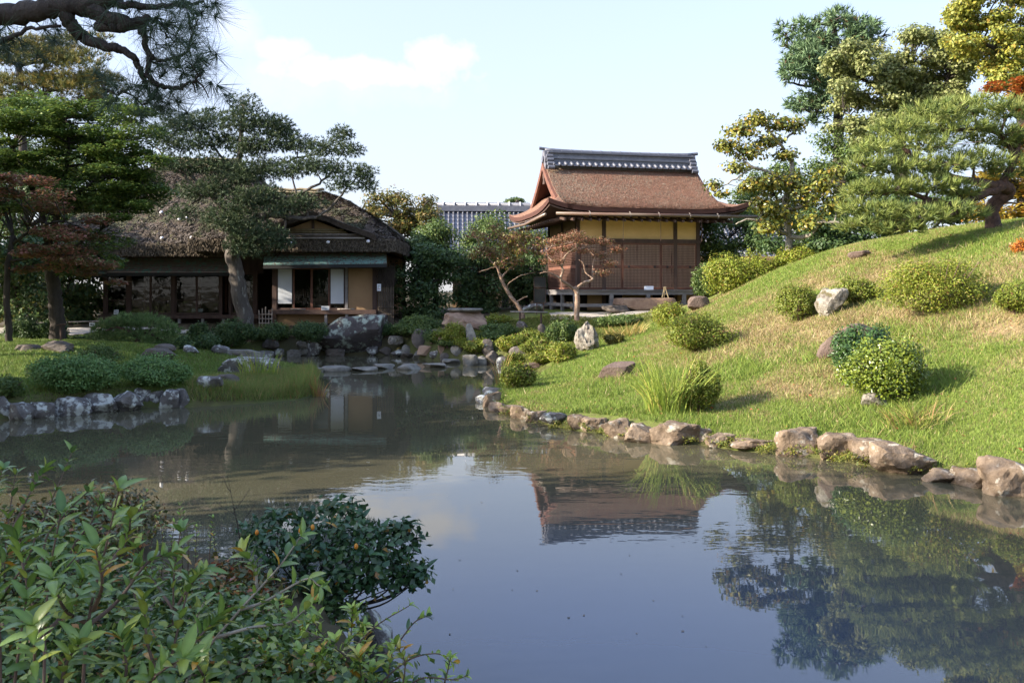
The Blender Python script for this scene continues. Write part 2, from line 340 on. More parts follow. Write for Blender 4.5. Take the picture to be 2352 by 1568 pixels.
def hit(u, v, d0=2.5, d1=60):
    """first point of the land (or water) along the line of sight of a picture point"""
    d = np.arange(d0, d1, .06); x = (u - 1176) / F * d; z = CH - (v - HV) / F * d
    zz = np.maximum(zground(x, d), 0); k = np.nonzero(z <= zz)[0]
    if len(k) == 0: k = [int(np.argmin(z - zz))]
    i = int(k[0]); return Vector((x[i], d[i], zz[i]))
def axis(lo, hi, step, far_lo, far_hi):
    a = list(np.arange(lo, hi, step)); s = step
    while a[-1] < far_hi: s *= 1.35; a.append(a[-1] + s)
    s = step
    while a[0] > far_lo: s *= 1.35; a.insert(0, a[0] - s)
    return np.array(a)
gx = axis(-15, 14, .17, -900, 900); gy = axis(1, 36, .17, -300, 1500)
GX, GY = np.meshgrid(gx, gy); nx, ny = len(gx), len(gy)
GZ = zground(GX, GY)
def dryness(x, y):
    """how brown the turf is: the worn middle of the slope and the dry crest"""
    p = np.stack([x, y, x * 0 + 3.1], -1).reshape(-1, 3)
    n = fbm(p, .55, 4).reshape(x.shape); n2 = fbm(p + 20, 1.8, 3).reshape(x.shape)
    h = np.clip((zland(x, y) - .75) / 1.1, 0, 1) * (x > 0)
    core = np.exp(-(((x - 6.6) / 4.2) ** 2 + ((y - 17.5) / 4.2) ** 2)) * 1.0
    return np.clip((n - .5) * 2.0 + (n2 - .5) * 1.3 + .66 * core + .3 * h - .12, 0, 1)
dr = dryness(GX, GY)
sd = pond_sd(GX, GY)
def glook(A, x, y):
    """bilinear look-up of a ground grid"""
    i = np.clip(np.searchsorted(gx, x) - 1, 0, nx - 2); j = np.clip(np.searchsorted(gy, y) - 1, 0, ny - 2); a = (x - gx[i]) / (gx[i + 1] - gx[i]); b = (y - gy[j]) / (gy[j + 1] - gy[j])
    return (A[j, i] * (1 - a) + A[j, i + 1] * a) * (1 - b) + (A[j + 1, i] * (1 - a) + A[j + 1, i + 1] * a) * b
green = np.array((.15, .19, .04)); brown = np.array((.29, .215, .11)); soil = np.array((.08, .066, .042)); lawn2 = np.array((.13, .19, .04))
colr = green + (brown - green) * dr[..., None]
left = np.clip((-GX - .3) / .5, 0, 1)[..., None]; colr = colr * (1 - left) + left * (lawn2 + (np.array((.13, .11, .05)) - lawn2) * np.clip(fbm(np.stack([GX, GY, GX * 0], -1).reshape(-1, 3), .8).reshape(GX.shape) * 2.2 - .9, 0, 1)[..., None])
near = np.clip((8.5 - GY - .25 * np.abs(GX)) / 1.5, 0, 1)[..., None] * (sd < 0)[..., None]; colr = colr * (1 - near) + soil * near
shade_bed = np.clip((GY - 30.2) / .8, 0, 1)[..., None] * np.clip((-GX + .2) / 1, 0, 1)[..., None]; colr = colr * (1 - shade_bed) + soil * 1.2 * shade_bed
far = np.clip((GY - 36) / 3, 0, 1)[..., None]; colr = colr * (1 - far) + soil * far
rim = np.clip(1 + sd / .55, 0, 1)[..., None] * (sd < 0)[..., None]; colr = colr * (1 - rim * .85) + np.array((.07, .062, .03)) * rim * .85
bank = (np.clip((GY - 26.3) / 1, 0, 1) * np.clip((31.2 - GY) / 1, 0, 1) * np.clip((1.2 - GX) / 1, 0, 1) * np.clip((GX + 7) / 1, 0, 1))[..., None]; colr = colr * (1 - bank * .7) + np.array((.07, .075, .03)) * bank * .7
bed = np.clip(sd / .1, 0, 1)[..., None]; colr = colr * (1 - bed) + np.array((.05, .045, .03)) * bed
idx = np.arange(nx * ny).reshape(ny, nx)
quads = np.stack([idx[:-1, :-1], idx[:-1, 1:], idx[1:, 1:], idx[1:, :-1]], -1).reshape(-1, 4)
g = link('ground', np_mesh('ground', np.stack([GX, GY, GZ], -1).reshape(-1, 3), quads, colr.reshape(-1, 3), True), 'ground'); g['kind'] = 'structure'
wx, wy = np.linspace(-24, 12, 73), np.linspace(2, 33, 63); WX, WY = np.meshgrid(wx, wy); ki = np.arange(WX.size).reshape(WX.shape)
deep = np.exp(-((WX - .4) / 3.0) ** 2 - ((WY - 5.8) / 2.4) ** 2)[..., None]      # muddy water, with reflected sky blue painted into one near patch
wc = np.array((.082, .076, .046)) * (1 - deep) + np.array((.038, .060, .102)) * deep
pw = link('pond_water', np_mesh('pond_water', np.stack([WX, WY, WX * 0], -1).reshape(-1, 3), np.stack([ki[:-1, :-1], ki[:-1, 1:], ki[1:, 1:], ki[1:, :-1]], -1).reshape(-1, 4), wc.reshape(-1, 3)), 'water'); pw['kind'] = 'structure'
def drape(name, outline, m, lift=.012, step=.25):
    """a sheet following the ground inside an outline"""
    P = np.array(outline); x = np.arange(P[:, 0].min(), P[:, 0].max(), step); y = np.arange(P[:, 1].min(), P[:, 1].max(), step); X, Y = np.meshgrid(x, y)
    ins = np.zeros(X.shape, bool)
    for i in range(len(P)):
        a, b = P[i], P[(i + 1) % len(P)]; c = (a[1] > Y) != (b[1] > Y); ins ^= c & (X < (b[0] - a[0]) * (Y - a[1]) / (b[1] - a[1] + 1e-9) + a[0])
    k = np.arange(X.size).reshape(X.shape); q = np.stack([k[:-1, :-1], k[:-1, 1:], k[1:, 1:], k[1:, :-1]], -1)[ins[:-1, :-1] & ins[1:, 1:]]
    used = np.unique(q); mp = np.zeros(X.size, int); mp[used] = np.arange(len(used))
    V = np.stack([X, Y, zground(X, Y) + lift], -1).reshape(-1, 3)[used]
    o = link(name, np_mesh(name, V, mp[q], None, True), m); o['kind'] = 'structure'; return o
drape('gravel_path', [tuple(hit(u, v).xy) for u, v in ((1258, 738), (1330, 737), (1400, 736), (1500, 728))] + [(6.6, 31.8), (7.6, 33.0), (3.2, 33.6), (1.2, 33.3)], 'gravel', .03)
drape('gravel_path', [(-24, 29.0), (-15, 28.6), (-11, 31.6), (-10.5, 32.6), (-15, 31.2), (-24, 31)], 'gravel', .03)

# ---------------------------------------------------------------- stones
def ico(sub):
    import bmesh
    bm = bmesh.new(); bmesh.ops.create_icosphere(bm, subdivisions=sub, radius=1.0)
    V = np.array([v.co[:] for v in bm.verts]); Fc = np.array([[v.index for v in f.verts] for f in bm.faces]); bm.free(); return V, Fc
ICO = {k: ico(k) for k in (2, 3, 4)}
def stone_mesh(c, size, seed, rot=0.0, facets=9, rough=.13, sub=4, flat=0.0, lean=(0, 0), power=None, taper=0.0):
    """an angular boulder: a ball cut by random planes, roughened, squashed to its size; c = centre of its base"""
    r = np.random.default_rng(seed); V, Fc = ICO[sub]; d = V.copy(); blk = (np.abs(d) ** power).sum(1) ** (-1 / power) if power else np.ones(len(d))
    n = unit(r.normal(size=(facets, 3))); h = r.uniform(.45, .80, facets)
    n = np.concatenate([n, np.array([[0, 0, 1.0]])]); h = np.append(h, .8 - flat)
    with np.errstate(divide='ignore', invalid='ignore'):
        q = d @ n.T; t = np.where(q > 1e-3, h / np.maximum(q, 1e-3), 9)
    rad = np.minimum(blk, t.min(1) * (1.25 if power else 1)); p = d * rad[:, None]
    off = r.uniform(0, 40, 3)
    p *= (1 + rough * 2.2 * (fbm(p + off, 1.7, 3) - .5) + rough * .8 * (fbm(p + off, 7, 3) - .5))[:, None]
    lo, hi = p.min(0), p.max(0); p = (p - (lo + hi) / 2) / (hi - lo)
    p[:, 2] += .5                                       # 0 .. 1
    p[:, :2] *= (1 - taper * p[:, 2:3]); p[:, 0] += lean[0] * p[:, 2]; p[:, 1] += lean[1] * p[:, 2]
    p *= np.array(size); ca, sa = math.cos(rot), math.sin(rot)
    p = np.stack([p[:, 0] * ca - p[:, 1] * sa, p[:, 0] * sa + p[:, 1] * ca, p[:, 2]], -1) + np.array(c)
    return np_mesh('stone', p, Fc, None, False)
def smooth_some(me): me.polygons.foreach_set('use_smooth', np.ones(len(me.polygons), bool)); me.set_sharp_from_angle(angle=math.radians(24)); return me
_sd = [100]
def stone(name, label, u0, u1, vt, vb, m, d=None, depth=.8, group=None, sink=.12, cat='stone', base=None, **k):
    """a stone filling a picture box, standing where the line of sight of its foot meets the land"""
    _sd[0] += 1
    b = hit((u0 + u1) / 2, vb) if d is None else W((u0 + u1) / 2, vb, d)
    w = (u1 - u0) / F * b.y; h = (vb - vt) / F * b.y; dp = w * depth
    c = Vector((b.x, b.y + dp * .4, b.z - h * sink)); k['sub'] = 4 if w / b.y > .03 or w > 1.6 else 3
    me = stone_mesh(c, (w * 1.04, dp, h * (1 + sink)), k.pop('seed', _sd[0]), **k)
    o = link(name, smooth_some(me), m); o['_w'] = w; del o['_w']
    return tag(o, label, cat, group)
ORD = ['first', 'second', 'third', 'fourth', 'fifth', 'sixth', 'seventh', 'eighth', 'ninth', 'tenth', 'eleventh', 'twelfth', 'thirteenth', 'fourteenth', 'fifteenth', 'sixteenth', 'seventeenth', 'eighteenth', 'nineteenth', 'twentieth', 'twenty-first', 'twenty-second', 'twenty-third', 'twenty-fourth', 'twenty-fifth', 'twenty-sixth']
R_ST = [(1098, 1128, 905, 925), (1112, 1150, 888, 912), (1115, 1145, 898, 935), (1127, 1160, 922, 946), (1150, 1180, 928, 950), (1178, 1215, 930, 962), (1214, 1252, 942, 970), (1247, 1315, 946, 980), (1310, 1345, 952, 990), (1337, 1390, 960, 994), (1388, 1445, 962, 1006), (1442, 1502, 974, 1018), (1503, 1608, 970, 1022), (1598, 1632, 988, 1020), (1628, 1694, 996, 1030), (1690, 1790, 1012, 1038), (1793, 1892, 988, 1048), (1890, 1972, 1000, 1058), (1968, 2040, 1012, 1064), (2024, 2156, 1022, 1092), (2140, 2222, 1078, 1112), (2218, 2292, 1078, 1122), (2286, 2352 + 60, 1056, 1142)]
for i, (u0, u1, vt, vb) in enumerate(R_ST):
    tx = {12: 'broad rounded brown', 15: 'low mossy', 16: 'big dark brown', 17: 'tall pale', 19: 'large squarish red brown', 22: 'large grey brown'}.get(i, 'rough brown')
    u0 -= 6; u1 += 6; vt += 3
    stone('edging_stone', f'{tx} waterside stone, {ORD[i]} along the grassy mound from its far tip', u0, u1, vt, vb, 'stone_grey' if i in (0, 1, 7) else 'stone_brown', depth=.8, power=4.5, group='stones edging the grassy mound', sink=.35, facets=9, rough=.2, flat=.22 if i in (7, 12, 15) else .14)
for i, (x, y, w, h) in enumerate(((6.55, 9.25, .75, .42), (7.15, 8.6, .7, .36), (7.75, 8.0, .8, .4))):
    o = link('edging_stone', smooth_some(stone_mesh((x + .1, y + .15, -.12), (w, .6, h), 950 + i, rot=-.7, facets=9, power=4.5, rough=.2, flat=.14)), 'stone_brown')
    tag(o, f'rough brown waterside stone, {ORD[23 + i]} along the grassy mound from its far tip', 'stone', 'stones edging the grassy mound')
L_ST = [(-14, 15, 920, 962), (15, 66, 926, 966), (64, 110, 925, 962), (113, 188, 915, 956), (186, 254, 905, 948), (252, 310, 900, 945), (308, 338, 898, 925), (336, 370, 898, 922), (366, 403, 896, 938), (402, 428, 893, 935)]
for i, (u0, u1, vt, vb) in enumerate(L_ST):
    u0 -= 3; u1 += 3
    stone('edging_stone', f'lichen spotted grey bank stone, {ORD[i]} from the picture edge below the shaded azaleas', u0, u1, vt, vb, 'stone_grey', depth=.8, power=4, group='stones edging the shaded lawn', sink=.3, facets=9, rough=.18, flat=.06)
for (u0, u1, vt, vb, m, lab, kw) in [
    (668, 872, 722, 818, 'stone_lichen', 'huge slanted boulder patched with pale lichen at the far shore', dict(lean=(.42, .1), depth=.6, sink=.1, facets=5, sub=4, power=5, taper=.15, rough=.12)),
    (1012, 1120, 716, 758, 'stone_beige', 'massive flat brown boulder carrying a round slab', dict(flat=.3, depth=.8, d=30.0)),
    (1072, 1103, 744, 800, 'stone_slab', 'upright pale grey standing stone leaning left among shrubs', dict(lean=(-.35, 0), facets=6, taper=.5, power=4)),
    (1314, 1388, 738, 808, 'stone_pale', 'white weathered jagged rock at the foot of the mound', dict(lean=(-.05, 0), facets=9, rough=.45, sub=4, depth=.9, taper=.55, power=4)),
    (1870, 1940, 662, 730, 'stone_pale', 'pale cleft rock between two azaleas on the slope', dict(lean=(.3, 0), facets=8, rough=.2, flat=.15, sub=4)),
    (1882, 2000, 746, 826, 'stone_plain', 'brown leaning rock half hidden by a dark leafy bush', dict(lean=(.35, .1), facets=6, rough=.05, depth=.6)),
    (1355, 1434, 832, 872, 'stone_plain', 'flat brown rock lying alone on the lower slope', dict(lean=(.5, 0), facets=7, rough=.06, depth=.6)),
    (1985, 2048, 905, 938, 'stone_pale', 'small pale rock under the yellow green bush', dict(facets=8)),
    (1196, 1275, 824, 850, 'stone_plain', 'low dark rock beside the waterside bush at the tip', dict(lean=(.3, 0))),
    (1580, 1634, 680, 712, 'stone_plain', 'rounded brown boulder where the mound meets the pavilion', dict(facets=8, rough=.06)),
    (1955, 2010, 574, 592, 'stone_plain', 'small rock on the crest of the mound', dict(facets=8)),
    (1405, 1562, 684, 712, 'stone_beige', 'long beige stone step in front of the veranda', dict(facets=6, flat=.35, rough=.04, depth=.32, d=33.2)),
    (1378, 1452, 701, 719, 'stone_dark', 'low dark flat rock beside the stone step', dict(facets=7, flat=.25, d=32.6)),
    (1198, 1252, 697, 716, 'stone_grey', 'grey rock behind the black notice board', dict(facets=8, d=34.2)),
    (1185, 1213, 738, 756, 'stone_dark', 'small dark dome stone below the bamboo rail', dict(facets=9)),
    (1240, 1262, 744, 776, 'stone_dark', 'dark pointed stone among low azaleas', dict(facets=6, lean=(-.4, 0))),
    (1165, 1220, 796, 838, 'stone_dark', 'black peaked rock with a grey spot at the shore', dict(facets=7)),
    (1113, 1148, 806, 838, 'stone_dark', 'squat dark block beside the black peaked rock', dict(facets=9)),
    (1104, 1135, 780, 822, 'stone_dark', 'narrow dark stone behind the squat block', dict(facets=7)),
    (942, 985, 755, 800, 'stone_dark', 'dark upright rock near the lichen boulder', dict(facets=6, d=29.6)),
    (985, 1020, 756, 785, 'stone_dark', 'dark rough rock under the flat boulder', dict(facets=8, d=29.6)),
    (888, 926, 772, 790, 'stone_pale', 'pale ledge stone jutting over the water', dict(facets=7, flat=.3, d=30.3)),
    (919, 955, 792, 818, 'stone_slab', 'round pale boulder beside the stepping stones', dict(facets=14)),
    (956, 1008, 798, 822, 'stone_beige', 'brown flat shore rock behind the stepping stones', dict(facets=8, flat=.2)),
    (1005, 1023, 770, 818, 'stone_beige', 'thin tan upright stone beside a clipped bush', dict(facets=7)),
    (1033, 1062, 788, 826, 'stone_slab', 'grey upright shore stone below the clipped bush', dict(facets=7)),
    (1060, 1098, 815, 840, 'stone_slab', 'cut square stone post standing in the water', dict(facets=12, flat=.25)),
    (678, 706, 783, 800, 'stone_slab', 'upper stone of the small grey waterside pile', dict(facets=10, d=30.4)),
    (680, 708, 797, 817, 'stone_slab', 'lower stone of the small grey waterside pile', dict(facets=10)),
    (700, 738, 778, 817, 'stone_grey', 'grey stone against the foot of the lichen boulder', dict(facets=10)),
    (838, 868, 795, 816, 'stone_grey', 'small stone under the lichen boulder overhang', dict(facets=9)),
    (866, 900, 796, 816, 'stone_dark', 'dark shore stone right of the lichen boulder', dict(facets=9)),
    (620, 652, 800, 818, 'stone_grey', 'grey far bank stone behind the slab bridge end', dict(facets=9)),
    (600, 640, 770, 800, 'stone_dark', 'dark stone between far bank shrubs', dict(facets=9, d=30.4)),
    (482, 524, 792, 815, 'stone_grey', 'lichen stone at the far edge of the lawn', dict(facets=9)),
    (412, 452, 793, 812, 'stone_grey', 'pale spotted stone beyond the lawn edge', dict(facets=9)),
    (350, 400, 790, 808, 'stone_dark', 'dark stone under the spreading dwarf pine', dict(facets=9)),
    (310, 392, 800, 838, 'stone_dark', 'blocky dark rock on the shaded lawn', dict(facets=7, flat=.15)),
    (80, 158, 783, 810, 'stone_dark', 'rounded dark rock on the lawn crest', dict(facets=9)),
    (20, 84, 792, 808, 'stone_dark', 'long low rock beside the rounded dark rock', dict(facets=9)),
    (495, 640, 822, 862, 'stone_grey', 'heavy layered boulder at the end of the shaded lawn', dict(facets=8, flat=.15, depth=.5, sub=4)),
    (500, 608, 804, 832, 'stone_slab', 'long flat slab lying on the layered boulder', dict(facets=7, flat=.3, depth=.4, d=24.6, rough=.05)),
    (445, 505, 868, 898, 'stone_grey', 'rounded lichen stone at the edge of the reed grass', dict(facets=9)),
    (490, 545, 860, 886, 'stone_dark', 'blocky dark stone behind the reed grass', dict(facets=7, flat=.1)),
    (800, 898, 1415, 1560, 'stone_grey', 'rounded grey boulder at the near bank by the open water', dict(facets=12, d=5.3, depth=1.0, power=2.5)),
]:
    kw.setdefault('power', 4); kw.setdefault('taper', .15)
    stone('rock', lab, u0, u1, vt, vb, m, cat='rock', **kw)
FS = [(896, 925, 803, 819), (918, 950, 808, 822), (945, 975, 806, 823), (985, 1015, 808, 827), (1010, 1040, 812, 830), (1090, 1118, 818, 838), (1140, 1172, 818, 840), (742, 790, 800, 817), (655, 690, 803, 819), (575, 622, 806, 821), (530, 580, 806, 822)]
for i, (u0, u1, vt, vb) in enumerate(FS):
    stone('shore_stone', f'low rough grey shore stone, {ORD[i]} of the small ones along the far waterline', u0, u1, vt, vb, ('stone_grey', 'stone_dark', 'stone_slab')[i % 3], group='small stones along the far waterline', sink=.3, facets=9, power=4, rough=.2)
# round slab on the flat boulder, stepping stones across the channel
b = W(1068, 718, 30.4)
_rs = link('round_slab', smooth_some(stone_mesh((b.x, b.y + .3, b.z - .02), (1.28, 1.1, .17), 77, facets=3, flat=.45, rough=.03)), 'stone_slab'); tag(_rs, 'round millstone slab resting on the massive flat boulder', 'slab')
STEP = [(670, 733, 853, 857), (726, 800, 848, 857), (805, 905, 842, 853), (915, 968, 844, 852), (918, 955, 818, 824), (968, 1012, 834, 848), (1010, 1055, 827, 840)]
STEP = [(640, 700, 852, 860), (690, 742, 849, 858), (738, 806, 845, 856), (808, 868, 844, 855), (855, 905, 839, 850), (912, 968, 840, 852), (968, 1026, 835, 848), (1015, 1058, 826, 838)]
for i, (u0, u1, vt, vb) in enumerate(STEP):
    d = wd((vt + vb) / 2 + 1); w = (u1 - u0) / F * d; c = W((u0 + u1) / 2, vb, d)
    o = link('stepping_stone', smooth_some(stone_mesh((c.x, d, -.12), (w, .75, .12 + .10 + .02 * (i % 3)), 300 + i, facets=5, flat=.42, rough=.04)), 'stone_slab')
    tag(o, f'flat grey stepping stone in the channel, {ORD[i]} from the reed grass', 'stepping stone', 'stepping stones across the channel')
# ---------------------------------------------------------------- roofs as thick shells over a height function
def shell(zf, xs, ys, thick, noise=0.0, nscale=3.0, keep=None):
    X, Y = np.meshgrid(xs, ys); Z = zf(X, Y)
    if noise: Z = Z + noise * (fbm(np.stack([X, Y, Z], -1).reshape(-1, 3), nscale, 3).reshape(X.shape) - .5)
    th = thick(X, Y) if callable(thick) else thick
    n = X.size; k = np.arange(n).reshape(X.shape)
    V = np.concatenate([np.stack([X, Y, Z], -1).reshape(-1, 3), np.stack([X, Y, Z - th], -1).reshape(-1, 3)])
    q = np.stack([k[:-1, :-1], k[:-1, 1:], k[1:, 1:], k[1:, :-1]], -1).reshape(-1, 4)
    fs = [q, q[:, ::-1] + n]
    for line in (k[0, :], k[:, -1], k[-1, ::-1], k[::-1, 0]):
        a, b = line[:-1], line[1:]; fs.append(np.stack([a, a + n, b + n, b], -1)); 
    return V, np.concatenate(fs), len(q)
def shell_part(name, zf, xs, ys, thick, m, parent, m_edge=None, noise=0.0, nscale=3.0):
    V, Fq, nt = shell(zf, xs, ys, thick, noise, nscale)
    me = np_mesh(name, V, Fq, None, False); me.materials.append(M[m])
    if m_edge:
        me.materials.append(M[m_edge]); mi = np.zeros(len(Fq), np.int32); mi[nt:] = 1; me.polygons.foreach_set('material_index', mi)
    sm = np.zeros(len(Fq), bool); sm[:nt] = True; me.polygons.foreach_set('use_smooth', sm)
    return put(name, me, m, parent)

# ---------------------------------------------------------------- bark-roofed pavilion
TH = math.radians(12); PZ = 1.56; Lx, Dy = 5.2, 4.6; EF, ES = 1.4, 1.58
pav = thing('pavilion', 'wooden tea pavilion with curved red brown bark roof and lattice doors', 'pavilion', (2.66, 34.5, PZ), rotz=TH)
T_ = Dy / 2 + EF; EV, RG = 4.03, 6.28; RX0, RX1 = -.82, 6.0
def prof(s): q = np.clip(s / T_, 0, 1); return EV + (RG - EV) * (.34 * q + .66 * q ** 1.9)
def upturn(X, Y):
    a = np.clip(np.abs(X - Lx / 2) / (Lx / 2 + ES), 0, 1); b = np.clip(np.abs(Y - Dy / 2) / T_, 0, 1)
    return .34 * a ** 5 * b ** 3
def z_main(X, Y): return prof(T_ - np.abs(Y - Dy / 2)) + upturn(X, Y)
def z_side(s): return EV + .45 * s + .33 * s * s
def z_hipL(X, Y): return np.minimum(prof(T_ - np.abs(Y - Dy / 2)), z_side(X + ES)) + upturn(X, Y)
def z_hipR(X, Y): return np.minimum(prof(T_ - np.abs(Y - Dy / 2)), z_side(Lx + ES - X)) + upturn(X, Y)
ys = np.linspace(-EF, Dy + EF, 61)
roof = shell_part('roof', z_main, np.linspace(RX0, RX1, 70), ys, .18, 'bark_roof', pav, 'bark_roof_edge', .035, 4)
shell_part('hip_roof', z_hipL, np.linspace(-ES, RX0 + .25, 14), ys, .18, 'bark_roof', pav, 'bark_roof_edge', .03, 4)
shell_part('hip_roof', z_hipR, np.linspace(RX1 - .25, Lx + ES, 14), ys, .18, 'bark_roof', pav, 'bark_roof_edge', .03, 4)
def bark_slivers(par, zf, xa, xb, n, seed):
    """frayed ends of the cypress bark shingles on the front slope"""
    r = np.random.default_rng(seed); X = r.uniform(xa, xb, n); Y = r.uniform(-EF, Dy / 2, n); Z = zf(X, Y); e = .02; sy = (zf(X, Y + e) - Z) / e; sx = (zf(X + e, Y) - Z) / e
    down = unit(np.stack([-sx * .3 + r.normal(0, .12, n), -np.ones(n), -sy], -1)); nr = unit(np.stack([-sx, -sy, np.ones(n)], -1)); sd_ = np.cross(down, nr)
    L = r.uniform(.05, .16, (n, 1)); w = r.uniform(.008, .022, (n, 1)); P = np.stack([X, Y, Z + .012], -1)
    c = np.array((.275, .15, .10)) * r.uniform(.7, 1.25, (n, 1)); old = r.random(n) < np.clip(.20 + .6 * np.exp(-(X - RX0) / 1.1) + .9 * (fbm(P, 1.2, 3) - .5), 0, 1); c[old] = np.array((.26, .20, .14)) * r.uniform(.65, 1.3, (old.sum(), 1))
    V = np.stack([P + sd_ * w, P - sd_ * w, P + down * L + nr * r.uniform(.0, .03, (n, 1))], 1).reshape(-1, 3)
    put('bark_fringe', np_mesh('bark_fringe', V, np.arange(3 * n).reshape(-1, 3), np.repeat(c, 3, 0)), 'straw', par, 'stuff')
bark_slivers(roof, z_main, RX0, RX1, 22000, 61)
for gxp, sgn in ((RX0, -1), (RX1, 1)):                 # gable ends: recessed boards, barge boards, sill
    yy = np.linspace(.05, Dy / 2, 14); top = prof(T_ - np.abs(yy - Dy / 2))
    for half in (1, -1):
        b = MB()
        yl = [Dy / 2 + half * (y - Dy / 2) for y in yy]
        for i in range(len(yy) - 1):
            x0, x1 = sorted((gxp + sgn * .0, gxp + sgn * .10)); w0 = .26; w1 = .26
            b.hexa([(x0, yl[i], top[i] - .05 - w0), (x1, yl[i], top[i] - .05 - w0), (x1, yl[i + 1], top[i + 1] - .05 - w1), (x0, yl[i + 1], top[i + 1] - .05 - w1)],
                   [(x0, yl[i], top[i] - .02), (x1, yl[i], top[i] - .02), (x1, yl[i + 1], top[i + 1] - .02), (x0, yl[i + 1], top[i + 1] - .02)])
        b.build('barge_board', 'wood_red', pav)
    gw = gxp - sgn * .55
    n = 9
    for i in range(n):                                  # vertical boards of the gable wall
        y0 = .7 + i * (Dy - 1.4) / n; y1 = .7 + (i + 1) * (Dy - 1.4) / n - .012
        h = float(min(prof(T_ - abs(y0 - Dy / 2)), prof(T_ - abs(y1 - Dy / 2)))) - .3
        if h > 4.3: box('gable_board', 'wood_red', pav, gw - .02, gw + .02 + .006 * (i % 2), y0, y1, 4.2, h)
    box('gable_sill', 'wood_red', pav, *sorted((gxp - sgn * .42, gxp - sgn * .12)), .45, Dy - .45, 4.50, 4.66)
    MB().prism([(Dy / 2 - .16, 5.35), (Dy / 2 + .16, 5.35), (Dy / 2 + .10, 5.55), (Dy / 2 + .2, 5.75), (Dy / 2, 6.0), (Dy / 2 - .2, 5.75), (Dy / 2 - .10, 5.55)], 'x', *sorted((gxp - sgn * .02, gxp + sgn * .03))).build('gable_pendant', 'wood_dark', pav)
RT = RG - .17
# tile ridge
yc = Dy / 2; rx0, rx1 = RX0 + .12, RX1 - .12
rd = MB().box(rx0, rx1, yc - .30, yc + .30, RT - .12, RT + .30).build('ridge', 'tile', pav)
for z0, z1, w, m in ((RT + .30, RT + .36, .36, 'tile'), (RT + .36, RT + .42, .31, 'tile'), (RT + .42, RT + .55, .25, 'tile_pale'), (RT + .55, RT + .61, .33, 'tile')):
    box('ridge_course', m, rd, rx0 - .02, rx1 + .02, yc - w, yc + w, z0, z1)
n = 24
tl = MB().tube([(0, -.02, .10), (0, -.58, -.16)], .065, 8).mesh('ridge_tile', True); tl.materials.append(M['tile'])
tb = MB().hexa([(-.10, -.60, -.215), (.10, -.60, -.215), (.10, 0, .05), (-.10, 0, .05)], [(-.10, -.60, -.17), (.10, -.60, -.17), (.10, 0, .10), (-.10, 0, .10)]).mesh('ridge_pan'); tb.materials.append(M['tile'])
for s in (1, -1):
    for i in range(n):
        x = rx0 + .18 + i * (rx1 - rx0 - .36) / (n - 1)
        for me, nm, dx in ((tl, 'tile', 0), (tb, 'pan_tile', .13)):
            o = put(nm, me, None, rd); o.location = (x + dx, yc - .02 * s, RT + .17); o.rotation_euler = (0, 0, 0 if s == 1 else math.pi)
cap = MB().tube([(rx0 - .1 + i * (rx1 - rx0 + .2) / 24, yc, RT + .64 + .05 * abs(i / 12 - 1) ** 3) for i in range(25)], .105, 10).build('ridge_cap', 'tile', rd, True)
for i in range(15):
    x = rx0 + .2 + i * (rx1 - rx0 - .4) / 14
    MB().tube([(x - .02, yc, RT + .645), (x + .02, yc, RT + .645)], .118, 10).build('cap_joint', 'tile_pale', cap)
for xe, sg in ((rx0, -1), (rx1, 1)):                   # end ornaments
    a, b_ = sorted((xe + sg * .02, xe + sg * .16))
    orn = MB().prism([(yc - .36, RT - .2), (yc + .36, RT - .2), (yc + .42, RT + .02), (yc + .30, RT + .12), (yc + .36, RT + .32), (yc + .22, RT + .44), (yc + .17, RT + .66), (yc - .17, RT + .66), (yc - .22, RT + .44), (yc - .36, RT + .32), (yc - .30, RT + .12), (yc - .42, RT + .02)], 'x', a, b_).build('end_ornament', 'tile_pale', pav)
    MB().tube([(xe + sg * .16, yc, RT + .3), (xe + sg * .22, yc, RT + .3)], .15, 12).build('boss', 'tile', orn)
    MB().tube([(xe - sg * .1, yc, RT + .72), (xe + sg * .34, yc, RT + .77)], .07, 8).build('ridge_end_tile', 'tile', orn)
    for k in range(4):
        for s in (-1, 1):
            MB().tube([(xe - sg * .18, yc + s * (.30 + .10 * k), RT + .40 - .17 * k), (xe + sg * .10, yc + s * (.30 + .10 * k), RT + .40 - .17 * k)], .085, 8).build('stacked_tile', 'tile', orn)
# eaves: soffit, fascia, rafters, gutters
sof = lambda X, Y: EV - .22 + .14 * np.minimum(np.minimum(Y + EF, Dy + EF - Y), np.minimum(X + ES, Lx + ES - X)).clip(0, 1.4) + upturn(X, Y)
shell_part('soffit', sof, np.linspace(-ES + .05, Lx + ES - .05, 30), np.linspace(-EF + .05, Dy + EF - .05, 30), .05, 'wood_dark', pav)
rf = MB().hexa([(-.035, -1.33, -.10), (.035, -1.33, -.10), (.035, 0, .10), (-.035, 0, .10)], [(-.035, -1.33, .0), (.035, -1.33, .0), (.035, 0, .2), (-.035, 0, .2)]).mesh('rafter'); rf.materials.append(M['wood_dark'])
for i in range(21):
    o = put('rafter', rf, None, pav); o.location = (-.9 + i * .35, 0, EV - .43)
for i in range(17):
    o = put('rafter', rf, None, pav); o.location = (0, -.6 + i * .36, EV - .43); o.rotation_euler = (0, 0, -math.pi / 2)
gt = MB().tube([(-1.3, -EF - .10, EV - .28), (Lx + 1.9, -EF - .10, EV - .26)], .062, 10).build('gutter', 'gutter', pav, True)
for x in (.05, 1.7, 2.9, 4.2, 5.4): MB().tube([(x, -EF - .10, EV - .21), (x, -EF - .02, EV - .16), (x, -EF + .2, EV - .14)], .016, 5).tube([(x, -EF - .10, EV - .21), (x, -EF - .17, EV - .28), (x, -EF - .10, EV - .36)], .018, 5).build('gutter_hook', 'bamboo_grey', gt)
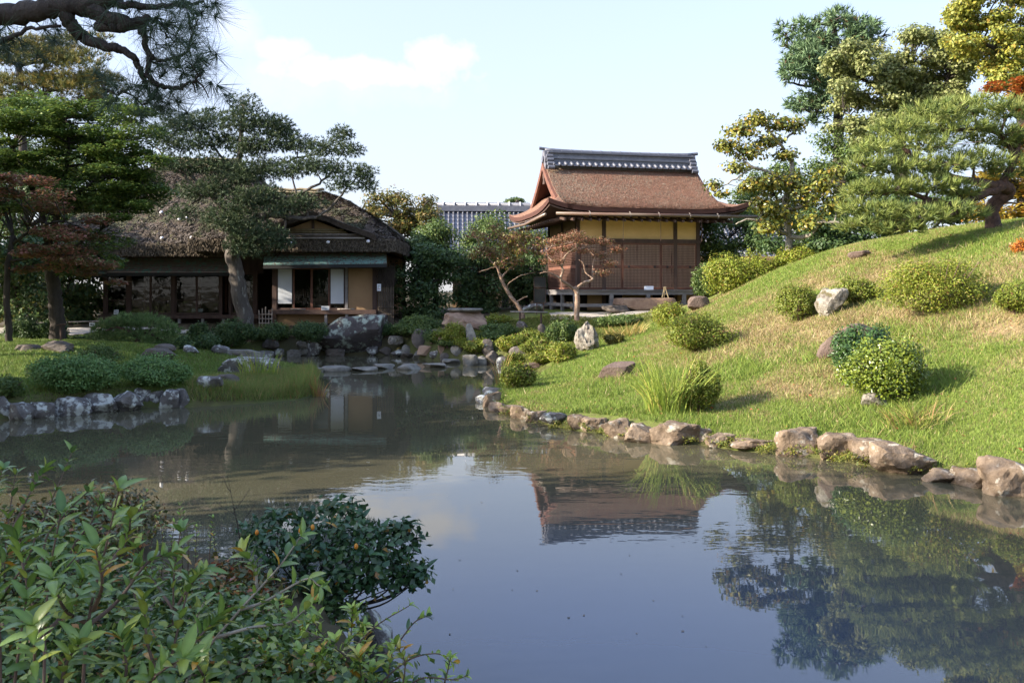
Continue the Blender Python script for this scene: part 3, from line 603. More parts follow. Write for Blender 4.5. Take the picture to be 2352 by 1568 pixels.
gl = MB().tube([(-ES - .08, -EF + .15, EV - .30), (-ES - .08, Dy * .5, EV - .42), (-ES - .08, Dy + EF - .2, EV - .34)], .06, 9).build('gutter', 'gutter', pav, True)
for y in (.2, 2.2, 4.4): MB().tube([(-ES - .08, y, EV - .30), (-ES + .2, y, EV - .25)], .03, 5).build('gutter_hook', 'bamboo_grey', gl)
# frame: posts, lintels, plaster panels
FL = .82
for x in (0, 1.10, 4.19, Lx): box('post', 'wood_dark', pav, x - .075, x + .075, -.06, .09, 0.0, 3.86)
for y in (2.3, Dy): box('post', 'wood_dark', pav, -.06, .09, y - .07, y + .07, 0, 3.86)
box('post', 'wood_dark', pav, Lx - .07, Lx + .07, Dy - .07, Dy + .07, 0, 3.86)
for (x0, x1) in ((.075, 1.025), (1.175, 4.115), (4.265, Lx - .075)): box('plaster_panel', 'plaster_yellow', pav, x0, x1, 0, .05, 2.90, 3.80)
for (y0, y1) in ((.09, 2.23), (2.37, Dy - .07)): box('plaster_panel', 'plaster_tan', pav, 0, .05, y0, y1, 2.90, 3.80)  # darker than the front panels: eave shade put into the side plaster
box('back_wall', 'plaster_tan', pav, .07, Lx - .07, Dy, Dy + .05, 0.3, 3.8); box('end_wall', 'plaster_tan', pav, Lx - .03, Lx + .02, .09, Dy - .07, .3, 3.8)
box('lintel', 'wood_dark', pav, -.11, Lx + .11, -.10, .0, 2.74, 2.90); box('lintel', 'wood_dark', pav, -.10, -.0, .0, Dy + .1, 2.74, 2.90)
box('wall_plate', 'wood_dark', pav, -.1, Lx + .1, -.09, .06, 3.80, 3.95); box('wall_plate', 'wood_dark', pav, -.09, .06, .06, Dy, 3.80, 3.95)
box('interior_floor', 'tatami', pav, .05, Lx - .05, .08, Dy - .02, FL - .1, FL)
for x in (1.42, 2.98, 4.72): MB().tube([(x, -EF - .05, EV - .4), (x, -EF - .05, 2.75)], .009, 5).build('rain_chain', 'metal_post', pav)
def lattice(nm, parent, a0, a1, z0, z1, cells_a, cells_z, y, ax):
    """bars crossing at right angles; ax='x' along the front, 'y' along the side"""
    b = MB(); w = .008
    for i in range(1, cells_a):
        c = a0 + (a1 - a0) * i / cells_a
        b.box(*((c - w, c + w, y, y + .022) if ax == 'x' else (y, y + .022, c - w, c + w)), z0, z1)
    for i in range(1, cells_z):
        c = z0 + (z1 - z0) * i / cells_z
        b.box(*((a0, a1, y - .012, y - .001) if ax == 'x' else (y - .012, y - .001, a0, a1)), c - w, c + w)
    return b.build(nm, 'lattice_wood', parent, kind='stuff')
for i, (a, b_) in enumerate(((.08, 1.87), (1.87, 3.55), (3.55, 5.12))):
    a += .012; b_ -= .012; y = -.045 - .012 * (i % 2)
    fr = MB()
    for (x0, x1, z0, z1) in ((a, a + .05, FL + .03, 2.74), (b_ - .05, b_, FL + .03, 2.74), (a + .05, b_ - .05, FL + .03, FL + .10), (a + .05, b_ - .05, 2.66, 2.74), (a + .05, b_ - .05, 1.70, 1.83)): fr.box(x0, x1, y - .01, y + .035, z0, z1)
    dr_ = fr.build('lattice_door', 'wood_red', pav)
    box('board', 'lattice_board', dr_, a + .05, b_ - .05, y + .024, y + .034, FL + .10, 2.66)
    lattice('lattice', dr_, a + .05, b_ - .05, FL + .10, 1.70, 26, 13, y, 'x'); lattice('lattice', dr_, a + .05, b_ - .05, 1.83, 2.66, 26, 12, y, 'x')
    for x in (a + .27, b_ - .27): MB().tube([(x, y - .012, 1.765), (x, y - .03, 1.765)], .05, 10).build('door_boss', 'ink', dr_)
for i, (a, b_) in enumerate(((.10, 2.22), (2.38, Dy - .08))):
    x = -.045; fr = MB()
    for (y0, y1, z0, z1) in ((a, a + .05, FL + .03, 2.74), (b_ - .05, b_, FL + .03, 2.74), (a + .05, b_ - .05, FL + .03, FL + .10), (a + .05, b_ - .05, 2.66, 2.74), (a + .05, b_ - .05, 1.70, 1.83)): fr.box(x - .01, x + .035, y0, y1, z0, z1)
    dr_ = fr.build('lattice_door', 'wood_red', pav)
    box('board', 'wood_red', dr_, x + .024, x + .034, a + .05, b_ - .05, FL + .10, 2.66)
    lattice('lattice', dr_, a + .05, b_ - .05, FL + .10, 1.70, 30, 13, x, 'y'); lattice('lattice', dr_, a + .05, b_ - .05, 1.83, 2.66, 30, 12, x, 'y')
# veranda
for k in range(5): box('veranda_plank', 'wood_grey', pav, -.46, Lx + .25, -.98 + k * .186, -.98 + (k + 1) * .186 - .006, FL - .045 + .002 * (k % 2), FL)
for k in range(2): box('veranda_plank', 'wood_grey', pav, -.46 + k * .2, -.46 + (k + 1) * .2 - .006, -.04, Dy + .1, FL - .045, FL)
box('veranda_beam', 'wood_grey', pav, -.42, Lx + .2, -.93, -.83, FL - .20, FL - .05); box('veranda_beam', 'wood_grey', pav, -.42, -.32, -.82, Dy, FL - .20, FL - .05)
for x in (-.36, 1.12, 2.66, 4.2): box('veranda_post', 'wood_grey', pav, x - .075, x + .075, -.95, -.81, -.2, FL - .19)
for y in (1.0, 2.8, 4.4): box('veranda_post', 'wood_grey', pav, -.43, -.31, y - .06, y + .06, -.2, FL - .19)
box('veranda_rail', 'wood_grey', pav, -.3, Lx + .2, -.905, -.855, .14, .27); box('veranda_rail', 'wood_grey', pav, -.395, -.345, -.8, Dy, .14, .27)
for (x0, x1) in ((.4, 1.02), (1.9, 3.2), (4.3, Lx)): box('plinth_panel', 'plaster_tan', pav, x0, x1, .0, .05, 0.0, FL - .06)
box('plinth_panel', 'interior', pav, 0.1, Lx, .3, .34, -.1, FL - .1); box('plinth_panel', 'interior', pav, .3, .34, .35, Dy - .1, -.1, FL - .1)  # near-black sheets painting the shade in the underfloor gaps

def from_pav(x, y, z): return pav.matrix_basis @ Vector((x, y, z))
bpy.context.view_layer.update()
p = pav.matrix_world @ Vector((2.75, -.72, FL))
c = thing('notice_card', 'small white notice card propped on the pavilion veranda', 'sign', p)
MB().hexa([(p.x - .19, p.y - .06, p.z), (p.x + .19, p.y - .03, p.z), (p.x + .19, p.y - .02, p.z), (p.x - .19, p.y - .05, p.z)], [(p.x - .17, p.y + .02, p.z + .15), (p.x + .21, p.y + .05, p.z + .15), (p.x + .21, p.y + .06, p.z + .15), (p.x - .17, p.y + .03, p.z + .15)]).build('card', 'white_paper', c)
MB().hexa([(p.x - .03, p.y + .02, p.z), (p.x + .03, p.y + .02, p.z), (p.x + .03, p.y + .12, p.z), (p.x - .03, p.y + .12, p.z)], [(p.x - .03, p.y + .03, p.z + .1), (p.x + .03, p.y + .03, p.z + .1), (p.x + .03, p.y + .05, p.z + .1), (p.x - .03, p.y + .05, p.z + .1)]).build('prop', 'white_paper', c)
p = W(1527, 685, 33.6)
tr = thing('trestle', 'little wooden trestle standing on the beige stone step', 'trestle', p)
for dx, dy in ((-.13, -.1), (.13, -.1), (0, .14)): MB().tube([p + Vector((dx, dy, 0)), p + Vector((dx * .15, dy * .15, .42))], [.02, .016], 6).build('leg', 'bamboo', tr)
MB().tube([p + Vector((-.05, 0, .42)), p + Vector((.05, 0, .42))], .035, 6).build('head', 'bamboo', tr)
MB().tube([p + Vector((-.09, -.06, .16)), p + Vector((.09, -.06, .16))], .012, 5).build('brace', 'bamboo', tr)
# black notice board on two posts
p = W(1240, 716, 33.2); p.z = zg(p.x, p.y)
nb = thing('notice_board', 'tall black double notice board on thin posts beside the pavilion', 'notice board', p)
for dx in (-.12, .14): MB().tube([p + Vector((dx, 0, -.1)), p + Vector((dx, 0, .7))], .02, 6).build('post', 'metal_post', nb)
zt = CH - (636 - HV) / F * 33.2; zm = CH - (661 - HV) / F * 33.2; zb = CH - (696 - HV) / F * 33.2
for a, b_ in ((zb, zm - .012), (zm + .012, zt)):
    pn = box('panel', 'black_board', nb, p.x - .23, p.x + .23, p.y - .03, p.y + .03, a, b_)
    fr = MB()
    for (x0, x1, z0, z1) in ((-.24, -.215, a, b_), (.215, .24, a, b_), (-.215, .215, a, a + .02), (-.215, .215, b_ - .02, b_)): fr.box(p.x + x0, p.x + x1, p.y - .042, p.y - .031, z0, z1)
    fr.build('frame', 'wood_dark', pn)
# bamboo rail on two posts
for lab, u0, u1, vt, vb, us, d in (('low bamboo barrier rail on two dark posts beside the gravel path', 1172, 1258, 716, 745, (1194, 1243), 30.6),):
    a, b_ = W(u0, vt, d), W(u1, vt + 1, d); t = thing('barrier_rail', lab, 'rail', W((u0 + u1) / 2, vb, d))
    MB().tube([a, b_], .028, 8).build('rail', 'bamboo_grey', t, True)
    for u in us: q = W(u, vt, d); MB().tube([(q.x, q.y + .04, zg(q.x, q.y) - .1), (q.x, q.y + .04, q.z + .02)], .035, 7).build('post', 'wood_dark', t)

# ---------------------------------------------------------------- grey tiled house behind the trees
bt = thing('tiled_house', 'grey tile roofed house rising behind the garden trees', 'house', (3, 50, 1.5), rotz=math.radians(4))
dT = 50.0
def wl(u, v, dd=0): q = W(u, v, dT + dd); return Vector((q.x - 3, dd, q.z - 1.5))
zr = wl(1010, 488).z + .35; zE = zr - 3.6; x0, x1 = wl(1015, 488, 3).x, 16.0; run = 4.6
box('wall', 'plaster_tan', bt, x0 + .9, x1 - .9, -2.9, 6.9, -1, zE + .6)
sl = MB().hexa([(x0, -run + 3, zE - .12), (x1, -run + 3, zE - .12), (x1, 3, zr - .12), (x0, 3, zr - .12)], [(x0, -run + 3, zE - .02), (x1, -run + 3, zE - .02), (x1, 3, zr - .02), (x0, 3, zr - .02)]).build('roof', 'tile', bt)
MB().hexa([(x0, 3, zr - .12), (x1, 3, zr - .12), (x1, 3 + run, zE - .12), (x0, 3 + run, zE - .12)], [(x0, 3, zr - .02), (x1, 3, zr - .02), (x1, 3 + run, zE - .02), (x0, 3 + run, zE - .02)]).build('roof', 'tile', bt)
tcx = MB(); nst = 14
for k in range(nst):                                     # one course line from ridge to eave, stepped where tiles overlap
    a, b_ = k / nst, (k + 1) / nst
    ya, yb = 3 - run * a, 3 - run * b_; za, zb_ = zr + (zE - zr) * a, zr + (zE - zr) * b_
    tcx.tube([(0, ya, za + .0), (0, yb, zb_ + .045)], [.055, .065], 6)
tme = tcx.mesh('tile_row', True); tme.materials.append(M['tile']); x = x0 + .1
while x < x1:
    o = put('tile_row', tme, None, sl); o.location = (x, 0, 0); x += .285
MB().box(x0 - .1, x1 + .1, 2.72, 3.28, zr - .05, zr + .28).build('ridge', 'tile', bt)
cp = MB().tube([(x0 - .15, 3, zr + .36), (x1 + .15, 3, zr + .36)], .16, 9).build('ridge_cap', 'tile', bt, True)
x = x0 + .3
while x < x1: MB().tube([(x - .04, 3, zr + .37), (x + .04, 3, zr + .37)], .20, 9).build('cap_joint', 'shell', cp); x += .68
MB().prism([(-run + 3.3, zE - .1), (3, zr - .12), (3 + run - .3, zE - .1)], 'x', x0 + .88, x0 + .96).build('gable_wall', 'wood_red', bt)
box('verge_ornament', 'tile', bt, x0 - .1, x0 + .5, -.9, -.3, zr - 3.0, zr - 2.5)

# ---------------------------------------------------------------- thatched house
th = thing('thatched_house', 'large old thatched house with glass doors and copper eaves', 'house', (-10, 34, 1.0))
def thatch_roof(name, xa, xb, ya, yb, ra, rb, ry, ze, zr_, bulge=.12, end=.0):
    def zf(X, Y):
        fy = np.where(Y < ry, (Y - ya) / (ry - ya), (yb - Y) / (yb - ry)); fl = (X - xa) / (ra - xa); fr = (xb - X) / (xb - rb)
        s = np.clip(np.minimum(np.minimum(fy, fl), fr), 0, 1)
        return ze + (zr_ - ze) * (s + bulge * np.sin(s * math.pi))
    V, Fq, nt = shell(zf, np.linspace(xa, xb, 90), np.linspace(ya, yb, 80), lambda X, Y: .42 + X * 0, .20, 5.0)
    V[:, :2] += (fbm(V, 3.5, 3)[:, None] - .5) * .10
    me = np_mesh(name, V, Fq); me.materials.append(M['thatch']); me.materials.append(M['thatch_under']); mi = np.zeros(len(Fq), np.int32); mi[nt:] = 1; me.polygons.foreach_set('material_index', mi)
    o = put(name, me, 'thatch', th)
    # loose reed ends: thin slivers lying on the slope
    r = np.random.default_rng(int(abs(xa) * 10)); n = 34000
    X = r.uniform(xa, xb, n); Y = r.uniform(ya, min(yb, ry + .6), n); Z = zf(X, Y); e = .05
    gxn = (zf(X + e, Y) - Z) / e; gyn = (zf(X, Y + e) - Z) / e
    Pn = np.stack([X, Y, Z + .02 + .22 * (fbm(np.stack([X, Y, Z], -1), 3.0, 3) - .5)], -1); down = unit(np.stack([-gxn, -gyn, -(gxn ** 2 + gyn ** 2)], -1)); nrm = unit(np.stack([-gxn, -gyn, np.ones(n)], -1))
    side = np.cross(down, nrm); L_ = r.uniform(.07, .20, n)[:, None]; w = r.uniform(.012, .04, n)[:, None]; lift = r.uniform(.0, .08, n)[:, None]
    dd = unit(down + side * r.normal(0, .5, (n, 1)))
    A = Pn - dd * L_ * .5 + side * w; B = Pn - dd * L_ * .5 - side * w; C = Pn + dd * L_ * .5 + nrm * lift
    base = np.array((.15, .126, .106)); cc = base * r.uniform(.35, 1.5, (n, 1)); mossy = fbm(Pn, 1.3, 3) > .55; cc[mossy] = np.array((.115, .118, .075)) * r.uniform(.6, 1.3, (mossy.sum(), 1))
    m2 = 9000; Xe = r.uniform(xa, xb, m2); Ye = np.full(m2, ya) - .02 + r.normal(0, .025, m2); Ze = ze - r.uniform(-.02, .42, m2); edge = r.random(m2) < .25; Xe[edge] = xb + .01; Ye[edge] = r.uniform(ya, ya + 4, edge.sum())
    Pe = np.stack([Xe, Ye, Ze], -1); de = unit(np.stack([r.normal(0, .35, m2), -np.abs(r.normal(.25, .25, m2)), -np.ones(m2)], -1)); we = np.stack([r.uniform(.01, .03, m2), r.normal(0, .01, m2), np.zeros(m2)], -1); Le = r.uniform(.05, .12, (m2, 1))
    A = np.concatenate([A, Pe - we]); B = np.concatenate([B, Pe + we]); C = np.concatenate([C, Pe + de * Le]); cc = np.concatenate([cc, np.array((.11, .09, .068)) * r.uniform(.4, 1.6, (m2, 1))]); n += m2
    V3 = np.stack([A, B, C], 1).reshape(-1, 3)
    put('loose_straw', np_mesh('loose_straw', V3, np.arange(3 * n).reshape(-1, 3), np.repeat(cc, 3, 0)), 'straw', o, 'stuff')
    return o, zf
rA, zA = thatch_roof('thatch_roof', -18.4, -9.2, 33.4, 45, -15.9, -12.6, 39.0, 4.15, 8.2)
rB, zB = thatch_roof('thatch_roof', -12.4, -4.45, 32.7, 43.5, -10.9, -8.4, 37.6, 4.3, 6.7)
def ridge_poles(zr_, xa, xb, y, rf_):
    for k, (dy, dz) in enumerate(((-.75, -.42), (-.55, -.28), (-.35, -.13), (-.12, .02), (.12, .03), (.35, -.12))):
        MB().tube([(xa + (xb - xa) * i / 8, y + dy, zr_ + .12 + dz + .03 * math.sin(i * 2.1 + k)) for i in range(9)], .055, 7).build('ridge_pole', 'bamboo', rf_, True)
    n = int((xb - xa) / .5)
    for i in range(n): x = xa + .3 + i * (xb - xa - .5) / max(n - 1, 1); MB().tube([(x, y - .85, zr_ - .42), (x, y - .3, zr_ + .02), (x, y, zr_ + .17), (x, y + .4, zr_ - .05)], .045, 6).build('ridge_tie', 'bamboo_dark', rf_)
ridge_poles(8.2, -16.1, -12.4, 39.0, rA); ridge_poles(6.65, -11.0, -8.3, 37.6, rB)
bpy.context.view_layer.update()
def shell_disc(u, v, rf_, zf, y0):
    d = np.arange(y0, y0 + 6, .02); x = (u - 1176) / F * d; z = CH - (v - HV) / F * d; k = np.nonzero(z <= zf(x, d))[0]
    if not len(k): return
    i = k[0]; q = Vector((x[i], d[i] - .06, z[i] + .08))
    MB().tube([q + Vector((0, -.03, .02)), q, q + Vector((0, .03, -.02))], [.03, .075, .05], 9).build('shell', 'shell', rf_, True)
for (u, v) in ((372, 492), (413, 508), (373, 551), (441, 550), (430, 505)): shell_disc(u, v, rA, zA, 33.0)
for (u, v) in ((668, 563), (754, 561), (846, 559), (640, 470)): shell_disc(u, v, rB, zB, 32.5)
# front gable of the near wing: thick thatch hood over a plaster triangle
gx_, ga = W(722, 508, 33.2).x, W(722, 503, 33.0).z; gzb = 4.62; gh = 2.5
def zgab(X, Y): return ga + .26 - (ga - gzb + .42) * np.clip(np.abs(X - gx_) / gh, 0, 1) ** 1.08
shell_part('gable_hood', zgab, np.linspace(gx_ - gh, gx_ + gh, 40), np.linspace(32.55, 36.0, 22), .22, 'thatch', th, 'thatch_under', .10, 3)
gw = 1.75; MB().prism([(gx_ - gw, gzb - .2), (gx_ + gw, gzb - .2), (gx_, ga - .02)], 'y', 33.02, 33.08).build('gable_plaster', 'plaster_tan', th)
box('gable_post', 'wood_dark', th, gx_ - .05, gx_ + .05, 32.96, 33.018, gzb - .2, ga)
for k, (z, w, y, m) in enumerate(((gzb - .02, 1.3, 32.92, 'bamboo'), (gzb + .07, 1.2, 32.94, 'bamboo'), (gzb - .12, 1.9, 32.80, 'bamboo_grey'), (gzb - .20, 2.0, 32.70, 'bamboo_dark'), (gzb - .27, 2.05, 32.62, 'bamboo_grey'))):
    MB().tube([(gx_ - w, y, z), (gx_ + w, y, z)], .035, 7).build('gable_pole', m, th, True)
# walls. wing front plane y=33.9 from u=625 to u=870, main front plane y=35.2 from u=238 to u=600
def X_(u, d): return (u - 1176) / F * d
def Z_(v, d): return CH - (v - HV) / F * d
yB = 33.9; bx0, bx1 = X_(628, yB), X_(868, yB); zS = Z_(711, yB); zT = Z_(616, yB); zG = .85
yA = 35.2; ax0, ax1 = X_(238, yA), X_(606, yA); aS = Z_(722, yA); aT = Z_(628, yA)
# room boxes whose near-black colour carries the gloom of unlit rooms
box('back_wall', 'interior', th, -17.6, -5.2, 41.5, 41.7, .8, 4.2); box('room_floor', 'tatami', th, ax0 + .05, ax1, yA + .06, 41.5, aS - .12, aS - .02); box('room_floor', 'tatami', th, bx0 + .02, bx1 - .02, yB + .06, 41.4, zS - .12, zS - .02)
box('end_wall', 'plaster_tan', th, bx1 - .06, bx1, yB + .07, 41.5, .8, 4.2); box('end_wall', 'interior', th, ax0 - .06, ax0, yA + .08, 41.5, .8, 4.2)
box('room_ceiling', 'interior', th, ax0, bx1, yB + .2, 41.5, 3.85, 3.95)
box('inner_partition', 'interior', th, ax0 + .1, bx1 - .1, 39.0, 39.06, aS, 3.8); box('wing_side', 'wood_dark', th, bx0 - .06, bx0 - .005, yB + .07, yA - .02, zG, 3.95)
# wing front: openings (u0,u1)
def post(u0, u1, y, z0, z1, m='wood_dark'): return box('post', m, th, X_(u0, y), X_(u1, y), y - .06, y + .06, z0, z1)
post(626, 636, yB, zG, 3.95, 'wood_dark'); post(856, 866, yB, zG, 3.95); post(793, 799, yB - .03, zG, 3.95, 'wood_grey')
box('head_beam', 'wood_dark', th, bx0 - .05, bx1, yB - .05, yB + .05, zT, 3.95); box('sill_beam', 'wood_dark', th, bx0, bx1 + .02, yB - .62, yB + .04, zS - .16, zS - .03)
for k in range(3): box('engawa_board', 'wood_dark', th, bx0 + .02, bx1, yB - .60 + k * .2, yB - .60 + (k + 1) * .2 - .008, zS - .03, zS)
for u in (748, 796): box('engawa_leg', 'wood_grey', th, X_(u, 33.3) - .05, X_(u, 33.3) + .05, yB - .58, yB - .48, zG - .1, zS - .16)
box('plinth_panel', 'plaster_tan', th, bx0, bx1, yB + .02, yB + .05, zG - .1, zS - .16)
def window(u0, u1, y, z0, z1, rows=1, m='wood_dark', cloth=None):
    a, b_ = X_(u0, y), X_(u1, y); fr = MB(); w = .045
    for (x0_, x1_, q0, q1) in ((a, a + w, z0, z1), (b_ - w, b_, z0, z1), (a + w, b_ - w, z0, z0 + .07), (a + w, b_ - w, z1 - .05, z1)): fr.box(x0_, x1_, y - .02, y + .02, q0, q1)
    f = fr.build('window', m, th)
    for r_ in range(rows):
        q0 = z0 + .07 + (z1 - z0 - .12) * r_ / rows; q1 = z0 + .07 + (z1 - z0 - .12) * (r_ + 1) / rows
        box('pane', 'glass', f, a + w, b_ - w, y - .004, y + .004, q0 + (.012 if r_ else 0), q1)
        if r_: box('glazing_bar', m, f, a + w, b_ - w, y - .015, y + .015, q0 - .012, q0 + .012)
    if cloth: box('roller_screen', 'screen_cloth', f, a + w + .01, b_ - w - .01, y - .045, y - .03, z0 + .07 + cloth, z1 - .03)
    return f
for (u0, u1, cl) in ((636, 674, .17), (674, 716, None), (716, 757, None), (757, 793, .17)): window(u0, u1, yB, zS, zT, 1, 'wood_red' if not cl else 'wood_dark', cl)
box('plaster_panel', 'plaster_tan', th, X_(800, yB), X_(856, yB), yB + .0, yB + .04, zS, zT)
# main front: long run of glass doors
for u0, u1 in ((238, 246), (292, 300), (395, 403), (505, 511), (526, 532), (583, 592)): box('post', 'wood_dark', th, X_(u0, yA), X_(u1, yA), yA - .06, yA + .06, zG, 3.95)
for (u0, u1) in ((246, 292), (300, 346), (346, 395), (403, 452), (452, 505), (532, 583)): window(u0, u1, yA, aS, aT, 3)
box('head_beam', 'wood_dark', th, ax0, ax1, yA - .05, yA + .05, aT, 3.95); box('sill_beam', 'wood_dark', th, ax0 - .02, ax1, yA - .42, yA + .04, aS - .16, aS - .01)
for u in (264, 420, 473, 520): box('engawa_leg', 'wood_grey', th, X_(u, yA) - .05, X_(u, yA) + .05, yA - .4, yA - .3, zG - .1, aS - .16)
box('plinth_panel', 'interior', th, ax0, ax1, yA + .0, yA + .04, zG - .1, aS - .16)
for k in range(4): box('room_post', 'wood_red', th, X_(330 + 62 * k, 38), X_(330 + 62 * k, 38) + .11, 38, 38.1, aS, 3.8)
# copper pent roofs: courses of metal shingles
def pent(u0, u1, y0, y1, z0, z1, m, n=6, slope_x=0.0):
    a0, a1, b0, b1 = X_(u0, y0), X_(u1, y0), X_(u0, y1) + .05, X_(u1, y1)
    pr = MB().hexa([(a0, y0, z0 - .06), (a1, y0, z0 - .06 + slope_x), (b1, y1, z1 - .06), (b0, y1, z1 - .06)], [(a0, y0, z0 - .02), (a1, y0, z0 - .02 + slope_x), (b1, y1, z1 - .02), (b0, y1, z1 - .02)]).build('pent_roof', 'wood_dark', th)
    for k in range(n):
        s, t = k / n, (k + 1) / n; L = lambda p, q, w: p + (q - p) * w
        MB().hexa([(L(a0, b0, s), L(y0, y1, s), L(z0, z1, s) - .018), (L(a1, b1, s), L(y0, y1, s), L(z0 + slope_x, z1, s) - .018), (L(a1, b1, t), L(y0, y1, t), L(z0 + slope_x, z1, t) - .018), (L(a0, b0, t), L(y0, y1, t), L(z0, z1, t) - .018)],
                  [(L(a0, b0, s), L(y0, y1, s) - .012, L(z0, z1, s) + .028), (L(a1, b1, s), L(y0, y1, s) - .012, L(z0 + slope_x, z1, s) + .028), (L(a1, b1, t), L(y0, y1, t), L(z0 + slope_x, z1, t) + .001), (L(a0, b0, t), L(y0, y1, t), L(z0, z1, t) + .001)]).build('copper_course', m if k < n - 2 else 'copper', pr)
    MB().hexa([(a0, y0 - .03, z0 - .15), (a1, y0 - .03, z0 - .15 + slope_x), (a1, y0 + .02, z0 - .15 + slope_x), (a0, y0 + .02, z0 - .15)], [(a0, y0 - .03, z0 - .025), (a1, y0 - .03, z0 - .025 + slope_x), (a1, y0 + .02, z0 - .025 + slope_x), (a0, y0 + .02, z0 - .025)]).build('pent_fascia', 'ink', pr)
pent(605, 888, 32.75, 33.9, Z_(608, 32.75), Z_(588, 32.75) + .18, 'copper_green', 7, .06)
pent(246, 530, 34.1, 35.2, Z_(625, 34.1), Z_(598, 34.1) + .15, 'copper', 7)
pent(208, 272, 34.3, 35.2, Z_(628, 34.3), Z_(606, 34.3) + .1, 'copper', 4)
# small things by the house
def sheet(name, label, cat, u0, u1, v0, v1, d, tilt=.03, rows=0, red=False):
    a, b_ = W(u0, v1, d), W(u1, v0, d); t = thing(name, label, cat, ((a.x + b_.x) / 2, d, a.z))
    MB().hexa([(a.x, d, a.z), (b_.x, d, a.z), (b_.x, d + .012, a.z), (a.x, d + .012, a.z)], [(a.x, d + tilt, b_.z), (b_.x, d + tilt, b_.z), (b_.x, d + tilt + .012, b_.z), (a.x, d + tilt + .012, b_.z)]).build('sheet', 'white_paper', t)
    for k in range(rows):
        z = b_.z - (b_.z - a.z) * (k + 1) / (rows + 1); y = d + tilt * (z - a.z) / (b_.z - a.z)
        MB().box(a.x + .03, b_.x - .03 - .04 * (k % 2), y - .006, y - .003, z - .008, z + .008).build('printed_line', 'red_ink' if red and k >= rows - 1 else 'ink', t)
    return t
sheet('notice_sheet', 'white notice card on the engawa of the plaster wing', 'sign', 738, 756, 703, 712, 33.35, .03, 2)
sheet('notice_sheet', 'square white notice low in the glass front of the house', 'sign', 261, 272, 711, 722, 35.0, .02, 2)
sheet('notice_sheet', 'pair of white leaflets lying behind the dark house glass', 'leaflet', 440, 465, 709, 716, 36.0, .05)
sheet('hanging_sign', 'white paper sign with a red line hung on the bamboo fence', 'sign', 866, 875, 652, 668, 33.3, .0, 3, True)
for (u0, u1, lab) in ((667, 702, 'pale bamboo pole lying along the engawa below the roller screen'), (775, 815, 'pale bamboo pole lying along the engawa below the plaster panel')):
    a, b_ = W(u0, 713, 33.38), W(u1, 711.5, 33.38); z = zS + .03; t = thing('bamboo_pole', lab, 'pole', (a.x, a.y, zS)); MB().tube([(a.x, a.y, z), (b_.x, b_.y, z)], .026, 8).build('pole', 'bamboo_grey', t, True)
    for k in (.2, .75): MB().tube([(a.x + (b_.x - a.x) * k, a.y - .05, z - .01), (a.x + (b_.x - a.x) * k, a.y - .03, z + .0)], .022, 7).build('ring', 'bamboo', t)
# bamboo fence right of the wing and small lattice gate
fx0, fx1, fy = X_(868, 33.6), X_(905, 33.6), 33.6
bf = thing('bamboo_fence', 'dark split bamboo fence joined to the corner of the thatched house', 'fence', ((fx0 + fx1) / 2, fy, 1.0))
for i in range(11):
    x = fx0 + .03 + i * (fx1 - fx0 - .06) / 10; MB().tube([(x, fy, .85), (x + .01 * (i % 3 - 1), fy, Z_(655, fy) + .25 + .1 * math.sin(i * 2.4))], .026, 6).build('bamboo_stake', 'bamboo_dark', bf)
for v in (672, 690, 706, 722): MB().tube([(fx0, fy - .045, Z_(v, fy)), (fx1, fy - .045, Z_(v, fy))], .016, 6).build('cross_pole', 'bamboo_dark', bf)
V = []
r = np.random.default_rng(5); n = 1400; X = r.uniform(fx0, fx1, n); Zt = Z_(655, fy) + r.uniform(-.1, .55, n); L_ = r.uniform(.2, .5, n)
A = np.stack([X, fy + r.normal(0, .06, n), Zt], -1); B = A + np.stack([r.normal(0, .10, n), r.normal(0, .05, n), L_], -1)
put('brush_top', np_mesh('brush', np.stack([A, A + (.012, 0, 0), B], 1).reshape(-1, 3), np.arange(3 * n).reshape(-1, 3), np.repeat(np.array([(.05, .04, .033)]) * r.uniform(.6, 1.5, (n, 1)), 3, 0)), 'straw', bf, 'stuff')
sg_ = thing('bamboo_gate', 'small pale bamboo lattice gate at the foot of the big tree', 'gate', W(610, 750, 33.2))
for i, u in enumerate((596, 603, 610, 617, 624)): a = W(u, 752, 33.2); MB().tube([a, (a.x + .01 * i - .02, a.y, Z_(712 - 4 * (i % 3), 33.2))], .021, 6).build('stake', 'bamboo_grey', sg_)
for v in (722, 732, 742): MB().tube([W(594, v, 33.16), W(626, v, 33.16)], .018, 6).build('cross_pole', 'bamboo_grey', sg_)
# path rail with a small direction sign, left of the house
rl = thing('barrier_rail', 'thin bamboo barrier rail across the shaded path', 'rail', W(170, 752, 29.5))
MB().tube([W(-20, 744, 29.5), W(238, 737, 30)], .022, 6).build('rail', 'bamboo_grey', rl)
for u in (40, 150, 232): q = W(u, 741, 29.7); MB().tube([(q.x, q.y + .03, zg(q.x, q.y) - .1), (q.x, q.y + .03, q.z)], .025, 6).build('post', 'wood_dark', rl)
sh = sheet('direction_sign', 'small white sign with a black arrow on the shaded rail', 'sign', 205, 218, 741, 749, 29.4, .0)
a = W(211.5, 745, 29.39); MB().prism([(a.x - .07, a.z), (a.x - .02, a.z + .04), (a.x - .02, a.z + .015), (a.x + .07, a.z + .015), (a.x + .07, a.z - .015), (a.x - .02, a.z - .015), (a.x - .02, a.z - .04)], 'y', a.y - .012, a.y - .004).build('arrow', 'ink', sh)
dp = thing('wooden_marker', 'short dark T-shaped wooden marker on the shaded lawn path', 'marker', W(140, 778, 26))
a = W(140, 778, 26); MB().tube([a - Vector((0, 0, .1)), a + Vector((0, 0, .42))], .04, 6).build('post', 'wood_dark', dp); MB().tube([a + Vector((-.14, 0, .42)), a + Vector((.14, 0, .44))], .03, 6).build('crossbar', 'wood_dark', dp)
